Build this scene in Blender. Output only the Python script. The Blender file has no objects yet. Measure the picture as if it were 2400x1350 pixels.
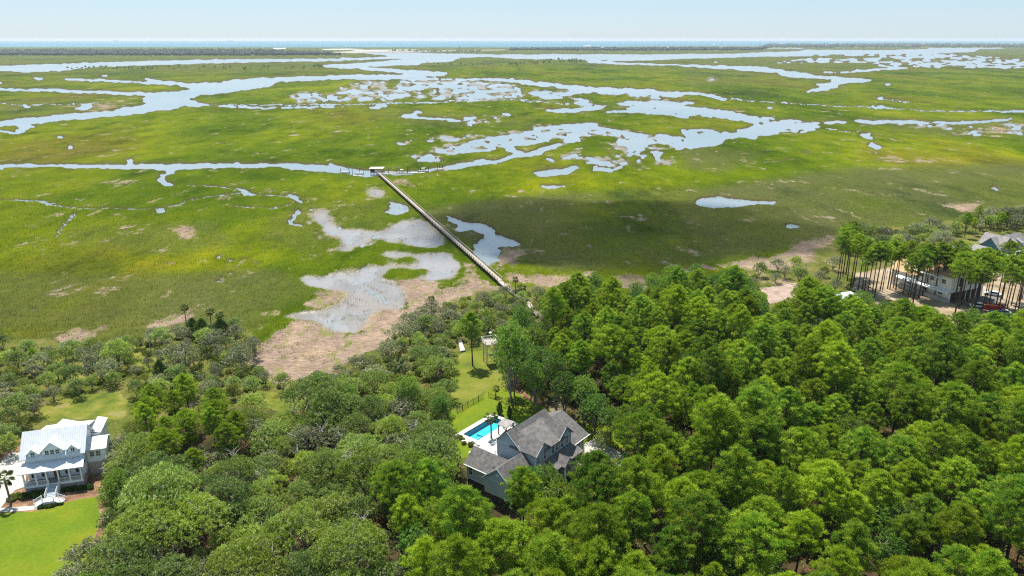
import bpy, math, random
import numpy as np
from mathutils import Vector, noise as mnoise

random.seed(7)
RNG = np.random.default_rng(11)
SC = bpy.context.scene
COL = SC.collection
R = math.radians

# ------------------------------------------------------------------ camera, sky, sun, exposure
H = 90.0
FPX = 1750.0
TH = math.atan(585 / FPX)
CT, ST = math.cos(TH), math.sin(TH)
cam_d = bpy.data.cameras.new('camera')
cam = bpy.data.objects.new('camera', cam_d)
COL.objects.link(cam)
cam.location = (0, 0, H)
cam.rotation_euler = (math.pi / 2 - TH, 0, 0)
cam_d.sensor_width = 36
cam_d.lens = 36 * FPX / 2400
cam_d.clip_start = 1
cam_d.clip_end = 60000
SC.camera = cam

SUN_AZ, SUN_EL = -27.0, 65.0      # azimuth from +Y towards +X
SV = Vector((math.sin(R(SUN_AZ)) * math.cos(R(SUN_EL)), math.cos(R(SUN_AZ)) * math.cos(R(SUN_EL)), math.sin(R(SUN_EL))))
w = bpy.data.worlds.new('World')
SC.world = w
w.use_nodes = True
nt = w.node_tree
sky = nt.nodes.new('ShaderNodeTexSky')
sky.sky_type = 'NISHITA'
sky.sun_disc = False
sky.sun_elevation = R(SUN_EL)
sky.sun_rotation = R(SUN_AZ)
sky.altitude = 50
sky.air_density = 1.0
sky.dust_density = 0.1
sky.ozone_density = 4.0
nt.nodes['Background'].inputs['Strength'].default_value = 0.060
# summer haze veils the whole sky evenly
veil = nt.nodes.new('ShaderNodeMix'); veil.data_type = 'RGBA'
veil.inputs['Factor'].default_value = .55; veil.inputs['B'].default_value = (4.7, 6.7, 8.9, 1)
nt.links.new(sky.outputs[0], veil.inputs['A']); nt.links.new(veil.outputs['Result'], nt.nodes['Background'].inputs['Color'])
sl = bpy.data.lights.new('sun', 'SUN')
sl.energy = 4.6
sl.angle = R(0.53)
sl.color = (1.0, 0.95, 0.87)
so = bpy.data.objects.new('sun', sl)
COL.objects.link(so)
so.rotation_euler = SV.to_track_quat('Z', 'Y').to_euler()
so.location = (-200, 400, 800)
SC.view_settings.view_transform = 'Standard'
SC.view_settings.look = 'None'
SC.view_settings.gamma = 1
SC.view_settings.use_curve_mapping = False
SC.view_settings.exposure = 0.95
SC.cycles.max_bounces = 8
SC.cycles.diffuse_bounces = 3
SC.cycles.volume_bounces = 0
SC.cycles.use_denoising = False
SC.cycles.filter_width = 1.2
SC.cycles.sample_clamp_indirect = 2.0

# ------------------------------------------------------------------ geometry of the place
def G(px, py, z=0.0):
    """ground point (at height z) that the photograph shows at a pixel"""
    a = (px - 1200) / FPX
    b = (675 - py) / FPX
    dx, dy, dz = a, CT + b * ST, -ST + b * CT
    t = (z - H) / dz
    return Vector((dx * t, dy * t, z))

def Gn(px, py, z=0.0):
    a = (px - 1200) / FPX
    b = (675 - py) / FPX
    t = (z - H) / (-ST + b * CT)
    return a * t, (CT + b * ST) * t

def Pn(x, y, z):
    zc = y * CT - (z - H) * ST
    yc = y * ST + (z - H) * CT
    return 1200 + FPX * x / zc, 675 - FPX * yc / zc

def inpoly(x, y, poly):
    x = np.asarray(x, float); y = np.asarray(y, float)
    r = np.zeros(np.broadcast(x, y).shape, bool)
    n = len(poly)
    for i in range(n):
        x0, y0 = poly[i]; x1, y1 = poly[(i + 1) % n]
        if y0 == y1: continue
        c = ((y0 > y) != (y1 > y)) & (x < (x1 - x0) * (y - y0) / (y1 - y0) + x0)
        r ^= c
    return r

def vnoise(x, y, seed=0):
    """value noise, numpy"""
    xi = np.floor(x).astype(np.int64); yi = np.floor(y).astype(np.int64)
    xf = x - xi; yf = y - yi
    xf = xf * xf * (3 - 2 * xf); yf = yf * yf * (3 - 2 * yf)
    def h(a, b):
        n = (a * 374761393 + b * 668265263 + seed * 144665) & 0x7fffffff
        n = ((n ^ (n >> 13)) * 1274126177) & 0x7fffffff
        return ((n ^ (n >> 16)) & 0xffff) / 65535.0
    return (h(xi, yi) * (1 - xf) + h(xi + 1, yi) * xf) * (1 - yf) + (h(xi, yi + 1) * (1 - xf) + h(xi + 1, yi + 1) * xf) * yf

def fbm(x, y, o=4, seed=0):
    s = 0; a = 1; t = 0
    for i in range(o):
        s = s + a * vnoise(x * 2 ** i, y * 2 ** i, seed + i * 17); t += a; a *= .55
    return s / t

# ------------------------------------------------------------------ materials
def mat(name, rgb, rough=.7, noise_amt=0.0, scale=4.0, rgb2=None, spec=.3, metal=0.0, bump=0.0, bscale=None, stretch=None):
    m = bpy.data.materials.new(name); m.use_nodes = True
    n = m.node_tree.nodes; l = m.node_tree.links
    b = n['Principled BSDF']
    b.inputs['Roughness'].default_value = rough
    b.inputs['Specular IOR Level'].default_value = spec
    b.inputs['Metallic'].default_value = metal
    tc = n.new('ShaderNodeTexCoord'); mp = n.new('ShaderNodeMapping')
    l.new(tc.outputs['Object'], mp.inputs[0])
    if stretch: mp.inputs['Scale'].default_value = stretch
    nz = n.new('ShaderNodeTexNoise'); nz.inputs['Scale'].default_value = scale; nz.inputs['Detail'].default_value = 5
    l.new(mp.outputs[0], nz.inputs['Vector'])
    rp = n.new('ShaderNodeValToRGB')
    c2 = rgb2 if rgb2 else [c * (1 - noise_amt) for c in rgb]
    rp.color_ramp.elements[0].color = (*c2, 1); rp.color_ramp.elements[0].position = .35
    rp.color_ramp.elements[1].color = (*rgb, 1); rp.color_ramp.elements[1].position = .65
    l.new(nz.outputs['Fac'], rp.inputs[0]); l.new(rp.outputs[0], b.inputs['Base Color'])
    if bump:
        n2 = n.new('ShaderNodeTexNoise'); n2.inputs['Scale'].default_value = bscale or scale * 3
        l.new(mp.outputs[0], n2.inputs['Vector'])
        bp = n.new('ShaderNodeBump'); bp.inputs['Strength'].default_value = bump; bp.inputs['Distance'].default_value = .05
        l.new(n2.outputs['Fac'], bp.inputs['Height']); l.new(bp.outputs[0], b.inputs['Normal'])
    return m

def foliage_mat(name, c0, c1, c2, trans=.35, rough=.6, spec=.08):
    """c0..c1 vary per tree, c2 is the colour of some of the leaves (attribute v)"""
    m = bpy.data.materials.new(name); m.use_nodes = True
    n = m.node_tree.nodes; l = m.node_tree.links
    b = n['Principled BSDF']
    oi = n.new('ShaderNodeObjectInfo')
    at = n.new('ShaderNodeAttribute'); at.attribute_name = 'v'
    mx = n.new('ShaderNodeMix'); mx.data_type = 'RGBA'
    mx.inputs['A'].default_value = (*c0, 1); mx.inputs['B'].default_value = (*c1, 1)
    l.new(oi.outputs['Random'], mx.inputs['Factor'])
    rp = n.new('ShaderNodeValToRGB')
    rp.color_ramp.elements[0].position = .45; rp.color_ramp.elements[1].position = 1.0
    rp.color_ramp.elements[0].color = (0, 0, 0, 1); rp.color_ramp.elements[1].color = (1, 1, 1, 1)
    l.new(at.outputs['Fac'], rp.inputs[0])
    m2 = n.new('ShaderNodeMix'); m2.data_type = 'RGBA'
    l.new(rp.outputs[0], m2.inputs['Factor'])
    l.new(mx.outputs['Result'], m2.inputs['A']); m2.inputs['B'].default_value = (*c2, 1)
    hs = n.new('ShaderNodeHueSaturation')
    mr = n.new('ShaderNodeMapRange')
    mr.inputs['To Min'].default_value = .78; mr.inputs['To Max'].default_value = 1.4
    # brightness of a tree: another hash of its random number
    ml = n.new('ShaderNodeMath'); ml.operation = 'MULTIPLY'; ml.inputs[1].default_value = 7.31
    fr = n.new('ShaderNodeMath'); fr.operation = 'FRACT'
    l.new(oi.outputs['Random'], ml.inputs[0]); l.new(ml.outputs[0], fr.inputs[0]); l.new(fr.outputs[0], mr.inputs['Value'])
    l.new(mr.outputs[0], hs.inputs['Value']); l.new(m2.outputs['Result'], hs.inputs['Color'])
    l.new(hs.outputs[0], b.inputs['Base Color'])
    b.inputs['Roughness'].default_value = rough
    b.inputs['Specular IOR Level'].default_value = spec
    tr = n.new('ShaderNodeBsdfTranslucent')
    l.new(hs.outputs[0], tr.inputs['Color'])
    ms = n.new('ShaderNodeMixShader'); ms.inputs[0].default_value = trans
    l.new(b.outputs[0], ms.inputs[1]); l.new(tr.outputs[0], ms.inputs[2])
    l.new(ms.outputs[0], n['Material Output'].inputs['Surface'])
    return m

M = {}
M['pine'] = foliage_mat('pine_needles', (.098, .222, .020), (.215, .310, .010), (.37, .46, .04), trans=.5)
M['oak'] = foliage_mat('live_oak_leaves', (.140, .230, .048), (.250, .330, .028), (.43, .50, .17), trans=.47)
M['broad'] = foliage_mat('broadleaf_leaves', (.070, .180, .028), (.175, .260, .018), (.23, .33, .06), trans=.45)
M['shrub'] = foliage_mat('shrub_leaves', (.100, .150, .022), (.21, .25, .020), (.27, .28, .08), trans=.38)
M['greyscrub'] = foliage_mat('grey_scrub_leaves', (.16, .20, .08), (.23, .25, .11), (.36, .36, .22), trans=.3)
M['hedge'] = foliage_mat('hedge_leaves', (.02, .055, .008), (.035, .08, .01), (.06, .12, .02), trans=.2)
M['cedar'] = foliage_mat('cedar_leaves', (.035, .085, .012), (.05, .10, .014), (.08, .13, .02), trans=.2)
M['palm'] = foliage_mat('palm_leaves', (.07, .11, .03), (.11, .15, .035), (.28, .26, .09), trans=.3)
M['needle_dead'] = foliage_mat('dead_needles', (.25, .12, .06), (.28, .14, .07), (.3, .2, .12), trans=.2)
M['bark'] = mat('pine_bark', (.085, .058, .042), .9, rgb2=(.035, .025, .02), scale=3)
M['oakbark'] = mat('oak_bark', (.34, .30, .25), .9, rgb2=(.07, .055, .045), scale=2)
M['deadwood'] = mat('dead_wood', (.50, .46, .40), .85, rgb2=(.30, .27, .23), scale=3)
M['palmbark'] = mat('palm_bark', (.20, .16, .12), .9, rgb2=(.09, .07, .05), scale=5)
M['white'] = mat('white_paint', (.76, .77, .76), .5, .06, 1.5)
M['cream'] = mat('cream_house_wrap', (.80, .79, .68), .7, .10, .8)
M['metalroof'] = mat('pale_metal_roof', (.60, .62, .65), .4, .10, .7, spec=.3)
M['siding_w'] = mat('white_siding', (.76, .80, .81), .6, .06, 1.2)
M['siding_g'] = mat('grey_blue_siding', (.40, .48, .53), .7, .14, 1.5)
M['siding_t'] = mat('teal_siding', (.05, .15, .17), .7, .12, 1.5)
M['trim'] = mat('pale_blue_trim', (.50, .60, .63), .5, .06, 2)
M['foundation'] = mat('dark_brick_foundation', (.07, .05, .045), .9, .5, 6)
M['glass'] = mat('window_glass', (.02, .03, .035), .06, .2, 1, spec=.8)
M['doorwood'] = mat('stained_door', (.20, .09, .04), .5, .3, 3)
M['deckwood'] = mat('weathered_boards', (.40, .355, .30), .85, rgb2=(.26, .22, .19), scale=5, stretch=(1, 6, 1))
M['dockwood'] = mat('sunbleached_planks', (.47, .40, .32), .9, rgb2=(.28, .235, .19), scale=2.5)
M['piling'] = mat('dock_piling', (.12, .09, .07), .9, .4, 3)
M['concrete'] = mat('concrete', (.43, .41, .36), .9, .15, .5)
M['pooldeck'] = mat('pool_deck_stone', (.50, .47, .42), .85, .10, .8)
M['grey_metal'] = mat('grey_metal', (.3, .3, .32), .4, .1, 2, metal=.5)
M['black'] = mat('black_metal', (.015, .015, .015), .5, .2, 2)
M['sand'] = mat('bare_sand', (.50, .38, .22), .95, rgb2=(.34, .23, .12), scale=.25, bump=.3)
M['ply'] = mat('plywood_sheathing', (.55, .37, .20), .8, rgb2=(.40, .25, .13), scale=.6)
M['purple'] = mat('purple_flowers', (.33, .22, .42), .8, .4, 5)
M['red'] = mat('red_paint', (.45, .035, .02), .5, .2, 2)
M['blue'] = mat('blue_paint', (.03, .08, .35), .4, .2, 2)
M['boatwhite'] = mat('boat_white', (.82, .82, .80), .3, .04, 2, spec=.5)
M['rubber'] = mat('rubber', (.02, .02, .02), .8, .1, 3)
M['orange'] = mat('orange_plastic', (.7, .18, .03), .5, .1, 3)

def shingle_mat(name, c0, c1):
    m = mat(name, c0, .9, rgb2=c1, scale=1.2)
    n = m.node_tree.nodes; l = m.node_tree.links
    tc = n.new('ShaderNodeTexCoord')
    vr = n.new('ShaderNodeTexVoronoi'); vr.inputs['Scale'].default_value = 3.0
    l.new(tc.outputs['Object'], vr.inputs['Vector'])
    mx = n.new('ShaderNodeMix'); mx.data_type = 'RGBA'; mx.blend_type = 'MULTIPLY'; mx.inputs['Factor'].default_value = .32
    b = n['Principled BSDF']
    src = b.inputs['Base Color'].links[0].from_socket
    l.new(src, mx.inputs['A']); l.new(vr.outputs['Color'], mx.inputs['B'])
    sat = n.new('ShaderNodeHueSaturation'); sat.inputs['Saturation'].default_value = .35; sat.inputs['Value'].default_value = 1.25
    l.new(mx.outputs['Result'], sat.inputs['Color']); l.new(sat.outputs[0], b.inputs['Base Color'])
    return m
M['shingle'] = shingle_mat('grey_shingles', (.140, .112, .090), (.090, .072, .059))
M['shingle_t'] = shingle_mat('tan_shingles', (.27, .22, .175), (.20, .16, .13))

def brick_mat():
    m = bpy.data.materials.new('pale_brick'); m.use_nodes = True
    n = m.node_tree.nodes; l = m.node_tree.links
    tc = n.new('ShaderNodeTexCoord'); sx = n.new('ShaderNodeSeparateXYZ'); cb = n.new('ShaderNodeCombineXYZ')
    ad = n.new('ShaderNodeMath'); ad.operation = 'ADD'
    l.new(tc.outputs['Object'], sx.inputs[0]); l.new(sx.outputs[0], ad.inputs[0]); l.new(sx.outputs[1], ad.inputs[1])
    l.new(ad.outputs[0], cb.inputs[0]); l.new(sx.outputs[2], cb.inputs[1])
    br = n.new('ShaderNodeTexBrick'); br.inputs['Scale'].default_value = 3
    br.inputs['Color1'].default_value = (.52, .44, .39, 1); br.inputs['Color2'].default_value = (.36, .29, .26, 1); br.inputs['Mortar'].default_value = (.42, .38, .35, 1)
    l.new(cb.outputs[0], br.inputs['Vector'])
    l.new(br.outputs[0], n['Principled BSDF'].inputs['Base Color']); n['Principled BSDF'].inputs['Roughness'].default_value = .9
    return m
M['brick'] = brick_mat()

# ------------------------------------------------------------------ object helpers
def tag(o, label=None, cat=None, group=None, kind=None):
    if label: o['label'] = label
    if cat: o['category'] = cat
    if group: o['group'] = group
    if kind: o['kind'] = kind
    return o

def empty(name, loc, rz=0, label=None, cat=None, group=None):
    o = bpy.data.objects.new(name, None); COL.objects.link(o)
    o.empty_display_size = .5
    o.location = loc; o.rotation_euler = (0, 0, rz)
    return tag(o, label, cat, group)

def link(name, me, parent=None, loc=None):
    o = bpy.data.objects.new(name, me); COL.objects.link(o)
    if parent: o.parent = parent
    if loc is not None: o.location = loc
    return o

def tri_mesh(name, V, m, v=None, smooth=False):
    """V (n,k,3): n faces of k own corners"""
    n, k = V.shape[0], V.shape[1]
    me = bpy.data.meshes.new(name)
    me.vertices.add(n * k); me.vertices.foreach_set('co', V.astype(np.float32).ravel())
    me.loops.add(n * k); me.loops.foreach_set('vertex_index', np.arange(n * k, dtype=np.int32))
    me.polygons.add(n); me.polygons.foreach_set('loop_start', np.arange(0, n * k, k, dtype=np.int32))
    me.polygons.foreach_set('loop_total', np.full(n, k, np.int32))
    me.update(calc_edges=True)
    if v is not None:
        a = me.attributes.new('v', 'FLOAT', 'FACE'); a.data.foreach_set('value', v.astype(np.float32))
    me.materials.append(m)
    return me

class MB:
    def __init__(s): s.v = []; s.f = []; s.mi = []; s.mats = []
    def _m(s, m):
        if m not in s.mats: s.mats.append(m)
        return s.mats.index(m)
    def add(s, V, F, m):
        o = len(s.v); s.v += [tuple(p) for p in V]; k = s._m(m)
        for f in F: s.f.append(tuple(i + o for i in f)); s.mi.append(k)
        return s
    def box(s, x0, x1, y0, y1, z0, z1, m):
        V = [(x, y, z) for z in (z0, z1) for y in (y0, y1) for x in (x0, x1)]
        return s.add(V, [(0, 2, 3, 1), (4, 5, 7, 6), (0, 1, 5, 4), (2, 6, 7, 3), (0, 4, 6, 2), (1, 3, 7, 5)], m)
    def slab(s, pts, t, m):
        """polygon pts thickened downwards by t"""
        n = len(pts); P = [Vector(p) for p in pts]
        V = P + [p - Vector((0, 0, t)) for p in P]
        F = [tuple(range(n)), tuple(range(2 * n - 1, n - 1, -1))] + [(i, i + n, (i + 1) % n + n, (i + 1) % n) for i in range(n)]
        return s.add(V, F, m)
    def extr(s, pts, d, m):
        n = len(pts); P = [Vector(p) for p in pts]; d = Vector(d)
        V = P + [p + d for p in P]
        F = [tuple(range(n)), tuple(range(2 * n - 1, n - 1, -1))] + [(i, i + n, (i + 1) % n + n, (i + 1) % n) for i in range(n)]
        return s.add(V, F, m)
    def tube(s, a, b, r0, r1, m, k=6, cap=True):
        a = Vector(a); b = Vector(b); d = (b - a)
        if d.length < 1e-6: return s
        q = d.to_track_quat('Z', 'Y')
        V = []
        for p, r in ((a, r0), (b, r1)):
            for i in range(k):
                an = 2 * math.pi * i / k
                V.append(p + q @ Vector((math.cos(an) * r, math.sin(an) * r, 0)))
        F = [(i, (i + 1) % k, k + (i + 1) % k, k + i) for i in range(k)]
        if cap: F += [tuple(range(k - 1, -1, -1)), tuple(range(k, 2 * k))]
        return s.add(V, F, m)
    def path(s, pts, rs, m, k=6):
        for i in range(len(pts) - 1): s.tube(pts[i], pts[i + 1], rs[i], rs[i + 1], m, k)
        return s
    def mesh(s, name):
        me = bpy.data.meshes.new(name); me.from_pydata(s.v, [], s.f)
        for m in s.mats: me.materials.append(m)
        me.polygons.foreach_set('material_index', s.mi); me.update()
        return me
    def obj(s, name, parent=None, loc=None, **k):
        o = link(name, s.mesh(name), parent, loc); tag(o, **k); return o

def sheet(name, poly, z, m, kind='structure', holes=(), **k):
    """flat filled polygon, poly in world xy"""
    me = bpy.data.meshes.new(name)
    from mathutils.geometry import tessellate_polygon
    P = [Vector((p[0], p[1], z)) for p in poly]
    Hs = [[Vector((p[0], p[1], z)) for p in h] for h in holes]
    T = tessellate_polygon([P] + Hs)
    for h in Hs: P = P + h
    me.from_pydata([tuple(p) for p in P], [], [tuple(t) for t in T])
    me.materials.append(m); me.update()
    for p in me.polygons:
        if p.normal.z < 0: p.flip()
    o = link(name, me); tag(o, kind=kind, **k); return o

def pxpoly(pts, z=1.2):
    return [tuple(G(x, y, z))[:2] for x, y in pts]

# ------------------------------------------------------------------ traced outlines (pixels of the 2400 px photograph, all on the ground)
def Z(ox, oy, s, pts): return [(ox + x / s, oy + y / s) for x, y in pts]
def ZL(p): return Z(0, 60, 3, p)
def ZC(p): return Z(800, 60, 3, p)
def ZR(p): return Z(1600, 60, 3, p)
def ZN(p): return Z(600, 380, 2.8129, p)
WATER = [
 ZL([(-1500,300),(0,285),(450,268),(960,252),(1700,236),(2400,232),(2400,246),(1530,262),(700,290),(560,300),(440,318),(0,322),(-1500,340)]),
 ZL([(2270,278),(2405,268),(2405,302),(2290,292)]),
 ZL([(2405,352),(1960,362),(1720,376),(1550,400),(1480,405),(1300,405),(1130,390),(1060,380),(1030,368),(1000,372),(1050,392),(960,394),(860,390),(660,378),(450,372),(450,380),(640,388),(830,400),(1000,404),(1240,416),(1300,432),(1350,448),(1230,466),(1060,474),(700,462),(400,450),(0,441),(-1500,400),(-1500,412),(0,452),(330,464),(640,477),(900,486),(1000,484),(1040,492),(1005,518),(1000,535),(1040,545),(960,568),(880,572),(800,598),(500,620),(220,645),(0,672),(-1500,800),(-1500,850),(0,712),(110,700),(210,692),(420,670),(600,655),(860,630),(1080,606),(1200,590),(1310,564),(1500,564),(1700,582),(1920,588),(2405,576),(2405,566),(1900,578),(1650,570),(1400,550),(1340,522),(1345,508),(1390,492),(1560,470),(1800,445),(1900,428),(1955,393),(2160,383),(2405,376)]),
 ZL([(-1500,1000),(0,975),(300,975),(650,978),(900,978),(1400,972),(1655,970),(1665,950),(1695,970),(2100,972),(2290,985),(2310,960),(2330,985),(2405,1005),(2405,1042),(2280,1028),(2060,1007),(1900,995),(1500,1003),(1240,1018),(1175,1060),(1135,1085),(1140,1105),(1200,1125),(1130,1130),(1080,1100),(1100,1075),(1165,1040),(1155,1015),(1000,1003),(560,1007),(400,997),(100,997),(0,1018),(-1500,1060)]),
 ZL([(10,740),(60,735),(120,755),(130,720),(110,705),(190,690),(215,700),(290,712),(200,715),(170,750),(140,765),(60,758)]),
 ZL([(400,775),(450,780),(450,792),(405,788)]), ZL([(460,860),(490,840),(515,860),(490,872)]),
 ZL([(540,575),(590,560),(670,555),(650,580),(590,595),(530,585)]), ZL([(110,562),(280,565),(200,572)]),
 ZL([(220,360),(310,372),(260,377)]), ZL([(-50,396),(38,400),(-50,410)]), ZL([(660,350),(790,350),(740,357)]),
 ZL([(880,980),(925,938),(945,945),(925,980)]), ZL([(1680,1150),(1750,1165),(1760,1190),(1700,1190)]),
 ZC([(-5,228),(330,222),(325,210),(140,190),(210,186),(850,198),(1050,206),(900,214),(1050,220),(880,222),(850,222),(810,235),(790,250),(560,265),(545,275),(380,282),(170,288),(200,294),(450,312),(730,328),(752,335),(690,350),(560,362),(510,368),(740,372),(1180,376),(1205,367),(1215,382),(1500,408),(1700,432),(2000,444),(2190,452),(2200,464),(2405,470),(2405,500),(2240,497),(2180,485),(2050,485),(1990,478),(1850,478),(1700,478),(1540,488),(1400,483),(1290,478),(1330,465),(1400,462),(1610,466),(1620,448),(1500,432),(1300,412),(1150,392),(900,382),(-5,376),(-5,350),(400,346),(490,340),(360,328),(150,308),(-5,300),(-5,272),(150,262),(430,242),(440,235),(330,235),(-5,242)]),
 ZC([(870,205),(1450,203),(2110,203),(2405,202),(2405,234),(1880,250),(1850,242),(1730,247),(1700,238),(1250,234),(1050,222),(870,214)]),
 ZC([(1730,245),(1850,250),(2000,262),(2280,272),(2405,275),(2405,281),(2280,281),(1900,270),(1730,262)]),
 ZC([(1280,470),(1400,475),(1560,500),(1680,520),(1740,525),(1720,545),(1860,565),(1850,578),(1700,605),(1620,615),(1500,608),(1440,595),(1520,585),(1700,580),(1725,568),(1650,550),(1500,545),(1650,540),(1700,530),(1600,515),(1400,510),(1240,450)]),
 ZC([(1990,487),(2240,500),(2260,520),(2405,550),(2405,660),(2290,625),(2000,610),(1850,607),(1860,598),(2000,600),(2020,570),(2080,575),(1930,545),(2000,530),(2250,532),(2180,505),(1990,495)]),
 ZC([(200,578),(250,560),(340,562),(300,575),(250,588)]),
 ZC([(430,630),(520,605),(570,610),(560,620),(500,630),(560,640),(700,650),(890,672),(880,680),(560,652),(430,638)]),
 ZC([(860,643),(960,645),(940,657),(880,657)]), ZC([(1155,618),(1180,605),(1185,630),(1160,638)]),
 ZC([(1560,832),(1500,870),(1400,905),(1200,935),(1080,968),(1000,980),(840,1008),(600,1034),(430,1050),(280,1050),(180,1078),(140,1062),(-5,1050),(-5,1005),(100,1012),(190,1025),(330,1030),(540,1028),(700,1005),(850,975),(930,960),(980,935),(1050,955),(1180,920),(1190,900),(1140,855),(1180,858),(1290,905),(1400,870),(1500,838)]),
 ZC([(790,850),(830,825),(970,800),(1100,780),(1200,760),(1330,745),(1330,718),(1450,710),(1520,695),(1740,685),(1810,690),(1800,715),(1900,725),(1990,750),(2120,755),(2170,780),(2230,765),(2405,790),(2405,870),(2340,880),(2330,850),(2230,832),(2100,850),(2110,900),(2095,965),(2070,962),(2080,900),(2000,850),(1920,845),(1930,800),(2030,795),(1900,778),(1660,775),(1690,820),(1560,830),(1590,800),(1440,810),(1330,835),(1180,850),(1190,905),(1080,840),(1060,885),(930,892),(800,895)]),
 ZC([(560,950),(600,905),(650,910),(640,940),(730,945),(600,962)]), ZC([(645,865),(690,875),(680,888),(650,890)]),
 ZC([(400,825),(470,830),(460,842),(420,838)]), ZC([(600,800),(670,808),(620,828)]), ZC([(1450,930),(1490,935),(1480,965),(1455,955)]),
 ZC([(1380,1035),(1420,1020),(1550,1015),(1690,990),(1700,1000),(1600,1040),(1420,1058)]),
 ZC([(1800,1000),(1820,975),(1830,1000),(1940,1005),(1970,965),(1985,1000),(1900,1028),(1800,1020)]),
 ZC([(2180,880),(2230,890),(2210,960),(2190,950)]),
 ZC([(1370,1128),(1560,1130),(1440,1150)]),
 ZR([(-5,200),(350,197),(800,180),(870,170),(1400,174),(1720,166),(1740,155),(1900,142),(2120,140),(2160,150),(2280,158),(2080,165),(2050,185),(1880,188),(1900,205),(2200,222),(2600,240),(3600,260),(3600,320),(2260,298),(1700,294),(1500,286),(1460,275),(1250,262),(640,264),(720,248),(880,228),(1080,230),(1380,225),(1400,212),(1080,212),(850,214),(640,216),(-5,234)]),
 ZR([(560,148),(740,150),(870,156),(840,162),(560,160)]),
 ZR([(1370,270),(1490,290),(1620,298),(1500,305),(1300,322),(1050,331),(900,329),(1150,320),(1350,308),(1480,298),(1380,285)]),
 ZR([(-5,275),(200,278),(550,290),(700,312),(860,335),(920,352),(1150,365),(1320,382),(1330,388),(1250,400),(1100,410),(1070,425),(1090,432),(1000,452),(880,468),(870,460),(975,432),(945,412),(1040,400),(1050,378),(920,368),(690,352),(665,330),(450,318),(250,298),(-5,286)]),
 ZR([(-5,470),(130,473),(200,490),(320,518),(290,523),(200,507),(130,487),(-5,482)]),
 ZR([(-5,532),(110,545),(40,554),(-5,564)]),
 ZR([(-5,573),(150,578),(360,605),(560,645),(680,662),(800,665),(900,680),(1150,670),(1150,681),(1000,692),(900,694),(960,715),(900,745),(860,755),(720,740),(690,760),(560,775),(530,800),(400,780),(300,795),(290,820),(180,855),(100,860),(85,878),(50,860),(-5,845),(-5,800),(30,790),(20,765),(-5,760),(-5,728),(150,730),(280,752),(400,755),(420,725),(540,700),(500,690),(420,670),(330,655),(160,640),(40,630),(-5,655)]),
 ZR([(1220,662),(1350,668),(1470,666),(1850,678),(2100,666),(2310,653),(2290,666),(2050,683),(1880,688),(1450,685),(1330,690),(1230,682)]),
 ZR([(1340,567),(1400,566),(1440,580),(1350,582)]), ZR([(2230,604),(2600,592),(2600,602),(2250,613)]),
 ZR([(580,572),(625,572),(625,584),(580,584)]), ZR([(1425,405),(1455,405),(1458,419),(1430,419)]), ZR([(1378,505),(1415,507),(1420,523),(1390,523)]),
 ZR([(1260,770),(1320,755),(1300,800),(1270,790)]), ZR([(1335,820),(1380,840),(1415,865),(1370,872),(1340,845)]), ZR([(1350,880),(1375,900),(1360,912)]),
 ZR([(2175,1130),(2205,1140),(2190,1167)]), ZR([(195,250),(260,253),(230,260)]),
 # pools round the long dock, and the tidal runnel across the mud
 ZN([(743, 686), (684, 721), (659, 750), (686, 786), (672, 831), (736, 867), (790, 896), (842, 940), (828, 984), (836, 986), (858, 936), (800, 888), (744, 857), (688, 825), (704, 784), (677, 750), (696, 729), (747, 690)]),
 ZN([(870,330),(900,260),(980,300),(1000,330),(940,360),(870,350)]),
 ZN([(240,220),(290,230),(300,262),(270,272)]), ZN([(240,400),(262,308),(292,320),(272,425)]),
 ZN([(1240,350),(1340,380),(1440,400),(1500,410),(1570,460),(1560,480),(1680,520),(1730,550),(1580,570),(1570,640),(1530,690),(1440,650),(1430,560),(1500,490),(1400,450),(1290,460),(1320,400)]),
 [(1636,468),(1690,462),(1760,472),(1820,476),(1815,481),(1740,478),(1700,484),(1680,488),(1640,477)],
 [(1845,524),(1860,524),(1880,530),(1860,533)],
 [(358,490),(385,490),(382,500),(360,498)],
 Z(500, 780, 4.8, [(1640,760),(1700,720),(1760,740),(1700,810)]),
]
MUD = [
 ZN([(370,850),(380,810),(430,765),(560,745),(700,730),(760,690),(900,690),(1050,685),(1070,650),(1180,600),(1260,590),(1320,640),(1340,690),(1300,720),(1310,760),(1200,790),(1080,785),(1000,760),(870,740),(830,770),(900,820),(950,860),(960,920),(990,980),(930,980),(860,975),(740,1000),(720,1040),(640,1150),(560,1120),(460,1080),(450,1050),(300,1030),(130,1025),(240,1000),(330,990),(480,960),(600,900),(620,870),(530,850),(470,850),(390,835)]),
 ZN([(820,450),(950,390),(1080,390),(1150,440),(1240,540),(1200,570),(1080,575),(950,545),(830,520),(740,530),(600,590),(550,585),(610,540),(590,500),(440,470),(400,400),(400,340),(470,320),(500,330),(470,400),(560,440),(700,460)]),
 ZN([(790,600),(900,605),(1060,610),(1180,590),(1180,640),(1060,650),(1000,635),(860,640),(790,625)]),
 ZN([(680,190),(790,180),(870,210),(870,238),(800,235)]),
 ZN([(240,760),(380,760),(390,830),(320,820)]),
]
MUDGRASS = [ZN([(880,725),(960,712),(1100,715),(1145,740),(1060,755),(900,745)]), ZN([(800,670),(900,640),(1000,635),(1070,650),(1060,680),(900,690),(800,700)]),
 ZN([(1030,490),(1110,495),(1110,515),(1030,515)]), ZN([(740,505),(860,505),(860,530),(740,530)]), ZN([(910,500),(980,500),(980,530),(910,530)]),
 ZN([(850,560),(980,540),(1060,570),(1180,580),(1170,612),(1050,620),(900,600)])]
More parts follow.
